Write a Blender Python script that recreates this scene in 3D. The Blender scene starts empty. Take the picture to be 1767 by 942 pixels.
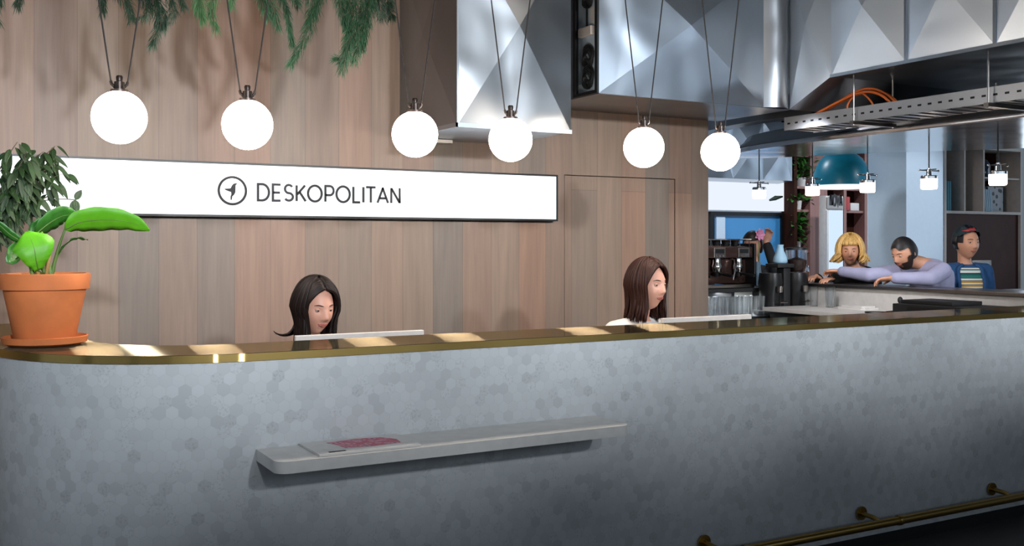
import bpy, bmesh, math, random
from mathutils import Vector, Matrix
random.seed(7)
SC = bpy.context.scene
COL = SC.collection
PI = math.pi

# ------------------------------------------------------------------ camera
F_PX, W_PX, H_PX, HORIZON = 1750.0, 1767, 942, 420
YAW = math.radians(29.31)
CAM_H = 1.52
cd = bpy.data.cameras.new('camera'); cam = bpy.data.objects.new('camera', cd); COL.objects.link(cam)
cam.location = (0, 0, CAM_H); cam.rotation_euler = (PI/2, 0, -YAW)
cd.sensor_width = 36.0; cd.lens = F_PX/W_PX*36.0
cd.shift_y = -(H_PX/2-HORIZON)/W_PX
cd.clip_start = 0.05; cd.clip_end = 100
SC.camera = cam
SC.view_settings.view_transform = 'Standard'; SC.view_settings.look = 'None'
SC.view_settings.gamma = 1.0; SC.view_settings.use_curve_mapping = False
SC.view_settings.exposure = 0.45
SC.cycles.use_denoising = True
SC.cycles.max_bounces = 16; SC.cycles.glossy_bounces = 4; SC.cycles.diffuse_bounces = 3
SC.cycles.transmission_bounces = 16; SC.cycles.transparent_max_bounces = 32
SC.cycles.sample_clamp_indirect = 10.0
SC.cycles.caustics_reflective = False; SC.cycles.caustics_refractive = False

# ------------------------------------------------------------------ world and large lights
w = bpy.data.worlds.new('world'); SC.world = w; w.use_nodes = True
bg = w.node_tree.nodes['Background']
bg.inputs[0].default_value = (0.62, 0.80, 1.0, 1); bg.inputs[1].default_value = 0.15

def area(name, loc, rot, sx, sy, power, col, spread=180):
    l = bpy.data.lights.new(name, 'AREA'); l.shape = 'RECTANGLE'; l.size = sx; l.size_y = sy
    l.energy = power; l.color = col; l.spread = math.radians(spread)
    o = bpy.data.objects.new(name, l); o.location = loc; o.rotation_euler = rot; COL.objects.link(o)
    return o
DAY = (0.74, 0.87, 1.0)
# daylight through the tall front windows (the glass is built below at the same place)
for k, x in enumerate((-2.4, 0.6, 3.6, 6.6, 9.6)):
    area('window_daylight', (x, -3.85, 2.72), (PI/2, 0, 0), 2.3, 1.0, 7, DAY, 150)
for k, y in enumerate((-1.8, 1.2, 4.0)):
    area('side_window_daylight', (-3.85, y, 2.3), (PI/2, 0, -PI/2), 2.2, 1.8, 5, DAY, 130)
for y in (4.6, 7.6):
    area('cafe_window_daylight', (11.85, y, 2.0), (PI/2, 0, PI/2), 2.4, 2.2, 18, DAY, 160)

def spot(name, loc, target, power, col, size, blend=1.0, rad=0.06):
    l = bpy.data.lights.new(name, 'SPOT'); l.energy = power; l.color = col
    l.spot_size = math.radians(size); l.spot_blend = blend; l.shadow_soft_size = rad
    o = bpy.data.objects.new(name, l); o.location = loc
    o.rotation_euler = (Vector(target)-Vector(loc)).to_track_quat('-Z', 'Y').to_euler(); COL.objects.link(o)
    return o
WARM = (1.0, 0.86, 0.72)
# unseen spots added so the counter front fades downwards and the wall brightens
for x in (-1.2, 0.2, 1.6, 3.0, 4.4, 5.8):
    spot('counter_fade_spot', (x, -2.0, 2.95), (x, 5.75, 1.68), 760, (0.88, 0.94, 1.0), 34, 1.0, .12)
for x in (-0.6, 0.8, 2.0, 3.6):
    spot('wall_fill', (x, 3.2, 3.45), (x+0.1, 5.75, 2.3), 10, WARM, 90, 1.0, .2)  # warm unseen spots added to brighten the timber wall

# ------------------------------------------------------------------ maths helpers
FV = Vector((math.sin(YAW), math.cos(YAW), 0)); RV = Vector((math.cos(YAW), -math.sin(YAW), 0))
def ray(u, v): return FV + RV*((u-W_PX/2)/F_PX) + Vector((0, 0, (HORIZON-v)/F_PX))
def on_y(u, v, Y): r = ray(u, v); return Vector((0, 0, CAM_H)) + r*(Y/r.y)
def on_x(u, v, X): r = ray(u, v); return Vector((0, 0, CAM_H)) + r*(X/r.x)

# ------------------------------------------------------------------ materials
def srgb(h):
    h = h.lstrip('#'); c = [int(h[i:i+2], 16)/255 for i in (0, 2, 4)]
    return tuple([x/12.92 if x <= .04045 else ((x+.055)/1.055)**2.4 for x in c]) + (1,)
class NT:
    def __init__(s, name):
        s.m = bpy.data.materials.new(name); s.m.use_nodes = True; s.t = s.m.node_tree
        s.b = s.t.nodes['Principled BSDF']
    def n(s, typ, **kw):
        x = s.t.nodes.new(typ)
        for k, v in kw.items(): setattr(x, k, v)
        return x
    def l(s, a, b): s.t.links.new(a, b)
    def val(s, node, **kw):
        for k, v in kw.items(): node.inputs[k.replace('_', ' ')].default_value = v
        return node
def mat(name, col, rough=.5, metal=0.0, var=.06, scale=20, bump=.0, spec=.5, coat=0, stretch=(1, 1, 1), trans=0, emit=None, es=0, sss=0, alpha=1):
    N = NT(name); b = N.b
    c = srgb(col) if isinstance(col, str) else col
    tc = N.n('ShaderNodeTexCoord'); mp = N.n('ShaderNodeMapping'); mp.inputs['Scale'].default_value = stretch
    N.l(tc.outputs['Object'], mp.inputs[0])
    nz = N.n('ShaderNodeTexNoise'); nz.inputs['Scale'].default_value = scale; nz.inputs['Detail'].default_value = 4
    N.l(mp.outputs[0], nz.inputs['Vector'])
    mr = N.n('ShaderNodeMapRange'); mr.inputs['From Min'].default_value = .3; mr.inputs['From Max'].default_value = .7
    mr.inputs['To Min'].default_value = 1-var; mr.inputs['To Max'].default_value = 1+var
    N.l(nz.outputs['Fac'], mr.inputs[0])
    mx = N.n('ShaderNodeVectorMath', operation='SCALE'); mx.inputs[0].default_value = c[:3]
    N.l(mr.outputs[0], mx.inputs['Scale']); N.l(mx.outputs[0], b.inputs['Base Color'])
    b.inputs['Roughness'].default_value = rough; b.inputs['Metallic'].default_value = metal
    b.inputs['Specular IOR Level'].default_value = spec; b.inputs['Coat Weight'].default_value = coat
    b.inputs['Transmission Weight'].default_value = trans; b.inputs['Alpha'].default_value = alpha
    if sss: b.inputs['Subsurface Weight'].default_value = sss; b.inputs['Subsurface Scale'].default_value = .01
    if bump:
        bp = N.n('ShaderNodeBump'); bp.inputs['Strength'].default_value = bump; bp.inputs['Distance'].default_value = .01
        N.l(nz.outputs['Fac'], bp.inputs['Height']); N.l(bp.outputs[0], b.inputs['Normal'])
    if emit:
        b.inputs['Emission Color'].default_value = srgb(emit); b.inputs['Emission Strength'].default_value = es
    return N.m
M = {}
def plank_wood(name, c1, c2, c3, rough=.5):
    N = NT(name); b = N.b
    tc = N.n('ShaderNodeTexCoord'); sp = N.n('ShaderNodeSeparateXYZ'); N.l(tc.outputs['Object'], sp.inputs[0])
    cb = N.n('ShaderNodeCombineXYZ'); N.l(sp.outputs['Z'], cb.inputs['X']); N.l(sp.outputs['X'], cb.inputs['Y'])
    br = N.n('ShaderNodeTexBrick'); br.offset = .43; br.offset_frequency = 2
    N.val(br, Scale=1.0, Mortar_Size=.0008, Mortar_Smooth=.3, Bias=0.0, Brick_Width=3.3, Row_Height=.205)
    br.inputs['Color1'].default_value = srgb(c1); br.inputs['Color2'].default_value = srgb(c2)
    br.inputs['Mortar'].default_value = srgb('#3a2f29')
    N.l(cb.outputs[0], br.inputs['Vector'])
    # second brick lattice tints neighbouring boards towards pink or straw
    br2 = N.n('ShaderNodeTexBrick'); br2.offset = .43; br2.offset_frequency = 2
    N.val(br2, Scale=1.0, Mortar_Size=0.0, Brick_Width=3.3, Row_Height=.205, Bias=.1)
    br2.inputs['Color1'].default_value = (1.10, .95, .89, 1); br2.inputs['Color2'].default_value = (.93, .99, 1.02, 1); br2.inputs['Mortar'].default_value = (1, 1, 1, 1)
    ad = N.n('ShaderNodeVectorMath', operation='ADD'); ad.inputs[1].default_value = (3.3*7, .205*12, 0)
    N.l(cb.outputs[0], ad.inputs[0]); N.l(ad.outputs[0], br2.inputs['Vector'])
    mp = N.n('ShaderNodeMapping'); mp.inputs['Scale'].default_value = (70, 70, 2.2); N.l(tc.outputs['Object'], mp.inputs[0])
    nz = N.n('ShaderNodeTexNoise'); N.val(nz, Scale=1.0, Detail=6.0, Roughness=.65, Distortion=.6); N.l(mp.outputs[0], nz.inputs['Vector'])
    mp2 = N.n('ShaderNodeMapping'); mp2.inputs['Scale'].default_value = (9, 9, .9); N.l(tc.outputs['Object'], mp2.inputs[0])
    nz2 = N.n('ShaderNodeTexNoise'); N.val(nz2, Scale=1.0, Detail=3.0, Distortion=1.2); N.l(mp2.outputs[0], nz2.inputs['Vector'])
    m1 = N.n('ShaderNodeMath', operation='ADD'); N.l(nz.outputs['Fac'], m1.inputs[0]); N.l(nz2.outputs['Fac'], m1.inputs[1])
    mr = N.n('ShaderNodeMapRange'); N.val(mr, From_Min=.7, From_Max=1.3, To_Min=.84, To_Max=1.14); N.l(m1.outputs[0], mr.inputs[0])
    mu = N.n('ShaderNodeVectorMath', operation='MULTIPLY'); N.l(br.outputs['Color'], mu.inputs[0]); N.l(br2.outputs['Color'], mu.inputs[1])
    sc = N.n('ShaderNodeVectorMath', operation='SCALE'); N.l(mu.outputs[0], sc.inputs[0]); N.l(mr.outputs[0], sc.inputs['Scale'])
    N.l(sc.outputs[0], b.inputs['Base Color']); b.inputs['Roughness'].default_value = rough
    bp = N.n('ShaderNodeBump'); N.val(bp, Strength=.12, Distance=.002); N.l(nz.outputs['Fac'], bp.inputs['Height']); N.l(bp.outputs[0], b.inputs['Normal'])
    return N.m
def hex_marble(name, size=.042):
    N = NT(name); b = N.b
    uv = N.n('ShaderNodeTexCoord')
    p = N.n('ShaderNodeVectorMath', operation='SCALE'); N.l(uv.outputs['UV'], p.inputs[0]); p.inputs['Scale'].default_value = 1/size
    p0 = N.n('ShaderNodeVectorMath', operation='ADD'); N.l(p.outputs[0], p0.inputs[0]); p0.inputs[1].default_value = (200, 200*1.7320508, 0)
    r = (1, 1.7320508, 1); h = (.5, .8660254, 0)
    def lat(off):
        a = N.n('ShaderNodeVectorMath', operation='SUBTRACT'); N.l(p0.outputs[0], a.inputs[0]); a.inputs[1].default_value = off
        m_ = N.n('ShaderNodeVectorMath', operation='MODULO'); N.l(a.outputs[0], m_.inputs[0]); m_.inputs[1].default_value = r
        s = N.n('ShaderNodeVectorMath', operation='SUBTRACT'); N.l(m_.outputs[0], s.inputs[0]); s.inputs[1].default_value = h
        z = N.n('ShaderNodeVectorMath', operation='MULTIPLY'); N.l(s.outputs[0], z.inputs[0]); z.inputs[1].default_value = (1, 1, 0)
        ln = N.n('ShaderNodeVectorMath', operation='LENGTH'); N.l(z.outputs[0], ln.inputs[0])
        return z, ln
    A, la = lat((0, 0, 0)); B, lb = lat(h)
    cmp_ = N.n('ShaderNodeMath', operation='LESS_THAN'); N.l(la.outputs['Value'], cmp_.inputs[0]); N.l(lb.outputs['Value'], cmp_.inputs[1])
    mix = N.n('ShaderNodeMix', data_type='VECTOR'); N.l(cmp_.outputs[0], mix.inputs[0]); N.l(B.outputs[0], mix.inputs[4]); N.l(A.outputs[0], mix.inputs[5])
    gv = mix.outputs[1]
    idv = N.n('ShaderNodeVectorMath', operation='SUBTRACT'); N.l(p0.outputs[0], idv.inputs[0]); N.l(gv, idv.inputs[1])
    sn = N.n('ShaderNodeVectorMath', operation='SNAP'); N.l(idv.outputs[0], sn.inputs[0]); sn.inputs[1].default_value = (.25, .2165, 1)
    ad = N.n('ShaderNodeVectorMath', operation='ADD'); N.l(idv.outputs[0], ad.inputs[0]); ad.inputs[1].default_value = (.06, .05, 0)
    N.l(ad.outputs[0], sn.inputs[0])
    wn = N.n('ShaderNodeTexWhiteNoise', noise_dimensions='2D'); N.l(sn.outputs[0], wn.inputs['Vector'])
    ab = N.n('ShaderNodeVectorMath', operation='ABSOLUTE'); N.l(gv, ab.inputs[0])
    dt = N.n('ShaderNodeVectorMath', operation='DOT_PRODUCT'); N.l(ab.outputs[0], dt.inputs[0]); dt.inputs[1].default_value = (.5, .8660254, 0)
    sx = N.n('ShaderNodeSeparateXYZ'); N.l(ab.outputs[0], sx.inputs[0])
    mxx = N.n('ShaderNodeMath', operation='MAXIMUM'); N.l(dt.outputs['Value'], mxx.inputs[0]); N.l(sx.outputs['X'], mxx.inputs[1])
    edge = N.n('ShaderNodeMapRange'); N.val(edge, From_Min=.44, From_Max=.5, To_Min=0.0, To_Max=1.0); N.l(mxx.outputs[0], edge.inputs[0])
    # cell tone: mostly pale, a few darker veined pieces
    ramp = N.n('ShaderNodeValToRGB'); N.l(wn.outputs['Value'], ramp.inputs[0])
    e = ramp.color_ramp.elements
    e[0].position = 0; e[0].color = srgb('#b5b8ba'); e[1].position = 1; e[1].color = srgb('#c3c6c8')
    for pos, c in ((.05, '#b2b5b7'), (.11, '#b8bbbd'), (.5, '#bfc2c4')):
        x = e.new(pos); x.color = srgb(c)
    # patches of busier tiles and the vein inside a tile
    nz = N.n('ShaderNodeTexNoise', noise_dimensions='2D'); N.val(nz, Scale=95.0, Detail=4.0, Roughness=.7); N.l(uv.outputs['UV'], nz.inputs['Vector'])
    vr = N.n('ShaderNodeMapRange'); N.val(vr, From_Min=.34, From_Max=.48, To_Min=.80, To_Max=1.0); N.l(nz.outputs['Fac'], vr.inputs[0])
    vmask = N.n('ShaderNodeMath', operation='LESS_THAN'); wn2 = N.n('ShaderNodeSeparateColor'); N.l(wn.outputs['Color'], wn2.inputs[0])
    N.l(wn2.outputs['Green'], vmask.inputs[0]); vmask.inputs[1].default_value = .22
    vm = N.n('ShaderNodeMix', data_type='FLOAT'); N.l(vmask.outputs[0], vm.inputs[0]); vm.inputs[2].default_value = 1.0; N.l(vr.outputs[0], vm.inputs[3])
    s1 = N.n('ShaderNodeVectorMath', operation='SCALE'); N.l(ramp.outputs[0], s1.inputs[0]); N.l(vm.outputs[0], s1.inputs['Scale'])
    gm = N.n('ShaderNodeMix', data_type='RGBA'); N.l(s1.outputs[0], gm.inputs[6]); gm.inputs[7].default_value = srgb('#aeb1b3')
    ge = N.n('ShaderNodeMath', operation='MULTIPLY'); N.l(edge.outputs[0], ge.inputs[0]); ge.inputs[1].default_value = .35; N.l(ge.outputs[0], gm.inputs[0])
    N.l(gm.outputs[2], b.inputs['Base Color']); b.inputs['Roughness'].default_value = .42; b.inputs['Specular IOR Level'].default_value = .35
    return N.m
def duct_metal(name, col='#acb6c1', rough=.31, wav=.75):
    N = NT(name); b = N.b
    tc = N.n('ShaderNodeTexCoord')
    nz = N.n('ShaderNodeTexNoise'); N.val(nz, Scale=2.0, Detail=1.0, Distortion=.3); N.l(tc.outputs['Object'], nz.inputs['Vector'])
    n2 = N.n('ShaderNodeTexNoise'); N.val(n2, Scale=60.0, Detail=2.0); mp = N.n('ShaderNodeMapping'); mp.inputs['Scale'].default_value = (1, 1, .05)
    N.l(tc.outputs['Object'], mp.inputs[0]); N.l(mp.outputs[0], n2.inputs['Vector'])
    b.inputs['Roughness'].default_value = rough
    b.inputs['Base Color'].default_value = srgb(col); b.inputs['Metallic'].default_value = 1.0
    bp = N.n('ShaderNodeBump'); N.val(bp, Strength=wav, Distance=.05); N.l(nz.outputs['Fac'], bp.inputs['Height']); N.l(bp.outputs[0], b.inputs['Normal'])
    return N.m
def brass_top(name, col, rough, aniso=0, tan=1):
    N = NT(name); b = N.b
    b.inputs['Base Color'].default_value = srgb(col); b.inputs['Metallic'].default_value = 1.0
    tc = N.n('ShaderNodeTexCoord'); nz = N.n('ShaderNodeTexNoise'); N.val(nz, Scale=7.0, Detail=4.0); N.l(tc.outputs['Object'], nz.inputs['Vector'])
    mr = N.n('ShaderNodeMapRange'); N.val(mr, To_Min=rough-.02, To_Max=rough+.03); N.l(nz.outputs['Fac'], mr.inputs[0]); N.l(mr.outputs[0], b.inputs['Roughness'])
    if aniso:
        b.inputs['Anisotropic'].default_value = aniso
        cx = N.n('ShaderNodeCombineXYZ'); cx.inputs[tan].default_value = 1; N.l(cx.outputs[0], b.inputs['Tangent'])
    return N.m
def brushed(name, col, r1, r2, f, tan):
    """polished metal with a brushed lobe on top of its mirror lobe"""
    N = NT(name); N.t.nodes.remove(N.b); out = N.t.nodes['Material Output']; A = []
    for r, an in ((r1, 0.0), (r2, 1.0)):
        g = N.n('ShaderNodeBsdfAnisotropic'); g.inputs['Color'].default_value = srgb(col); g.inputs['Roughness'].default_value = r
        g.inputs['Anisotropy'].default_value = an; cx = N.n('ShaderNodeCombineXYZ'); cx.inputs[tan].default_value = 1; N.l(cx.outputs[0], g.inputs['Tangent']); A.append(g)
    tc = N.n('ShaderNodeTexCoord'); nz = N.n('ShaderNodeTexNoise'); N.val(nz, Scale=3.0, Detail=2.0); N.l(tc.outputs['Object'], nz.inputs['Vector'])
    mr = N.n('ShaderNodeMapRange'); N.val(mr, To_Min=f-.1, To_Max=f+.1); N.l(nz.outputs['Fac'], mr.inputs[0])
    m = N.n('ShaderNodeMixShader'); N.l(mr.outputs[0], m.inputs[0]); N.l(A[0].outputs[0], m.inputs[1]); N.l(A[1].outputs[0], m.inputs[2]); N.l(m.outputs[0], out.inputs[0])
    return N.m
def stripes(name):
    N = NT(name); b = N.b
    tc = N.n('ShaderNodeTexCoord'); sp = N.n('ShaderNodeSeparateXYZ'); N.l(tc.outputs['Object'], sp.inputs[0])
    mr = N.n('ShaderNodeMapRange'); N.val(mr, From_Min=.10, From_Max=.42); N.l(sp.outputs['Z'], mr.inputs[0])
    rp = N.n('ShaderNodeValToRGB'); rp.color_ramp.interpolation = 'CONSTANT'; N.l(mr.outputs[0], rp.inputs[0]); e = rp.color_ramp.elements
    e[0].position = 0; e[0].color = srgb('#efece4'); e[1].position = .04; e[1].color = srgb('#c99a3c')
    for k in range(6):
        for dp, c in ((0, '#c99a3c'), (.045, '#3a3f42'), (.06, '#efece4')):
            if k == 0 and dp == 0: continue
            x = e.new(.04+k*.095+dp); x.color = srgb(c)
    for p_, c in ((.62, '#2f7d74'), (.70, '#1f5f5a'), (.76, '#efece4'), (.82, '#2f7d74'), (.85, '#efece4')): x = e.new(p_); x.color = srgb(c)
    N.l(rp.outputs[0], b.inputs['Base Color']); b.inputs['Roughness'].default_value = .9
    return N.m
def perforated(name):
    N = NT(name); b = N.b
    tc = N.n('ShaderNodeTexCoord'); sp = N.n('ShaderNodeSeparateXYZ'); N.l(tc.outputs['Object'], sp.inputs[0])
    fy = N.n('ShaderNodeMath', operation='FRACT'); sc = N.n('ShaderNodeMath', operation='MULTIPLY'); sc.inputs[1].default_value = 14.0
    N.l(sp.outputs['Y'], sc.inputs[0]); N.l(sc.outputs[0], fy.inputs[0])
    a = N.n('ShaderNodeMath', operation='LESS_THAN'); a.inputs[1].default_value = .38; N.l(fy.outputs[0], a.inputs[0])
    z0 = N.n('ShaderNodeMath', operation='SUBTRACT'); z0.inputs[1].default_value = .045; N.l(sp.outputs['Z'], z0.inputs[0])
    z1 = N.n('ShaderNodeMath', operation='ABSOLUTE'); N.l(z0.outputs[0], z1.inputs[0])
    z2 = N.n('ShaderNodeMath', operation='LESS_THAN'); z2.inputs[1].default_value = .006; N.l(z1.outputs[0], z2.inputs[0])
    m_ = N.n('ShaderNodeMath', operation='MULTIPLY'); N.l(a.outputs[0], m_.inputs[0]); N.l(z2.outputs[0], m_.inputs[1])
    mx = N.n('ShaderNodeMix', data_type='RGBA'); N.l(m_.outputs[0], mx.inputs[0]); mx.inputs[6].default_value = srgb('#a9adb3'); mx.inputs[7].default_value = srgb('#15171a')
    N.l(mx.outputs[2], b.inputs['Base Color']); b.inputs['Metallic'].default_value = .5; b.inputs['Roughness'].default_value = .5
    return N.m

M['planks'] = plank_wood('washed_oak_planks', '#826a59', '#6b5d53', '#000000')
M['hex'] = hex_marble('marble_hexagon_mosaic')
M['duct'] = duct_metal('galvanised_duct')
M['duct_c'] = duct_metal('lightened_galvanised_duct', '#dbe2ea', .45, .5)  # lightened bluish copy of the duct metal, daylight put into its colour
M['duct_a'] = duct_metal('darkened_galvanised_duct', '#7f8387', .31, 1.0)  # duct metal darkened in colour to offset the bright window reflection
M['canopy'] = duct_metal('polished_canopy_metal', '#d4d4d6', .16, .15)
M['duct_dark'] = duct_metal('galvanised_duct_shadowed_side', '#8f9296', .35)  # darker copy of the duct metal, shade put into its colour
M['brass'] = brushed('polished_brass', '#cfbd9c', .08, .56, .42, 0)
M['brass_edge'] = brushed('brass_edge', '#f0cc7c', .35, .6, .6, 0)
M['brass_rail'] = brass_top('brass_rail', '#a88a4c', .3)
M['stripes'] = stripes('striped_knit')
M['perf'] = perforated('perforated_steel')
M['black'] = mat('black_metal', '#17181a', .4, .3)
M['cord'] = mat('black_cord', '#1a1512', .7)
M['holder'] = mat('dark_bronze', '#3a322f', .35, .8)
M['white'] = mat('white_laminate', '#d3d0cc', .35)
M['whitewall'] = mat('white_paint', '#c9d3df', .7)
M['ceil'] = mat('grey_ceiling_paint', '#8b8f93', .9)
M['floor'] = mat('grey_concrete', '#4a4948', .35, 0, .12, 3)
M['terra'] = mat('terracotta', '#c9713c', .75, 0, .14, 9, .15)
M['soil'] = mat('potting_soil', '#2a1d14', .95, 0, .3, 60, .5)
M['leaf_big'] = mat('bright_leaf', '#5fae1c', .5, 0, .18, 14, .2, stretch=(1, 1, 1))
M['leaf_mid'] = mat('mid_green_leaf', '#2f6b22', .4, 0, .25, 12)
M['leaf_dark'] = mat('dark_leaf', '#1c3513', .6, 0, .35, 14)
M['stem'] = mat('green_stem', '#5b7a34', .5, 0, .2)
M['stem_tan'] = mat('tan_sheath', '#b08a55', .6, 0, .2)
M['bark'] = mat('grey_bark', '#4d4436', .8)
M['needle'] = mat('fern_needles', '#264c30', .6, 0, .35, 8)
M['needle_dark'] = mat('dark_fern_needles', '#1b3524', .6, 0, .35, 8)
M['needle_light'] = mat('pale_fern_needles', '#3f6a40', .6, 0, .3, 8)
M['chrome'] = mat('chrome', '#c9c9c9', .12, 1.0, .02)
M['steel'] = mat('brushed_steel', '#8f8a86', .28, 1.0, .05)
M['bronze'] = mat('brown_machine_panel', '#5c4640', .25, .8, .1)
def glassmat(name, col, rough=.02):
    N = NT(name); b = N.b; b.inputs['Base Color'].default_value = srgb(col); b.inputs['Transmission Weight'].default_value = 1
    b.inputs['Roughness'].default_value = rough; b.inputs['IOR'].default_value = 1.35; b.inputs['Alpha'].default_value = .45; return N.m
M['glass'] = glassmat('clear_glass', '#eef4f8')
M['bean'] = mat('coffee_beans', '#2b160c', .5, 0, .4, 90, .4)
M['darkwood'] = mat('dark_walnut', '#3a2118', .6, 0, .2, 6, spec=.08, stretch=(1, 1, .12))
M['redwood'] = mat('reddish_wood_panel', '#8d6660', .5, 0, .12, 6, stretch=(6, 6, .4))
M['palewood'] = mat('pale_edge', '#cfc6bf', .5)
M['column'] = mat('column_paint', '#bfd0e0', .7, 0, .02)
M['blue'] = mat('blue_daylit_pane', '#3f86bd', .35, 0, .12, 3, stretch=(1, 1, .3))  # far window pane, the blue daylight behind it put into the colour
M['teal'] = mat('teal_enamel', '#0f7f9c', .35, 0, .05)
M['tealbook'] = mat('teal_cloth', '#2a8ba0', .6)
M['paleblue'] = mat('pale_blue', '#93b6cb', .5)
M['rubber'] = mat('black_rubber', '#0e0f11', .6)
M['orange'] = mat('orange_cable', '#e07236', .5)
M['pink'] = mat('pink_petals', '#d98fb4', .6)
M['red'] = mat('red_enamel', '#b03a3c', .5)
M['ink'] = mat('dark_ink', '#2b2b30', .7)
M['navyglass'] = mat('dark_blue_glass', '#23364d', .15, 0, .05, coat=.5)
def emis(name, col, s):
    N = NT(name); N.t.nodes.remove(N.b); e = N.n('ShaderNodeEmission'); e.inputs[0].default_value = srgb(col); e.inputs[1].default_value = s
    N.l(e.outputs[0], N.t.nodes['Material Output'].inputs[0]); return N.m
M['globe'] = emis('lit_opal_globe', '#fff1e2', 34.0)
M['smalllamp'] = emis('lit_small_shade', '#ffeedd', 7.0)
M['fridge'] = emis('lit_fridge_door', '#c9def5', .85)
def signface():
    N = NT('lit_sign_face'); b = N.b
    b.inputs['Base Color'].default_value = srgb('#d8dcdf'); b.inputs['Roughness'].default_value = .12
    b.inputs['Emission Color'].default_value = srgb('#f3f8fc'); b.inputs['Emission Strength'].default_value = .47
    return N.m
M['sign'] = signface()

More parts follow.
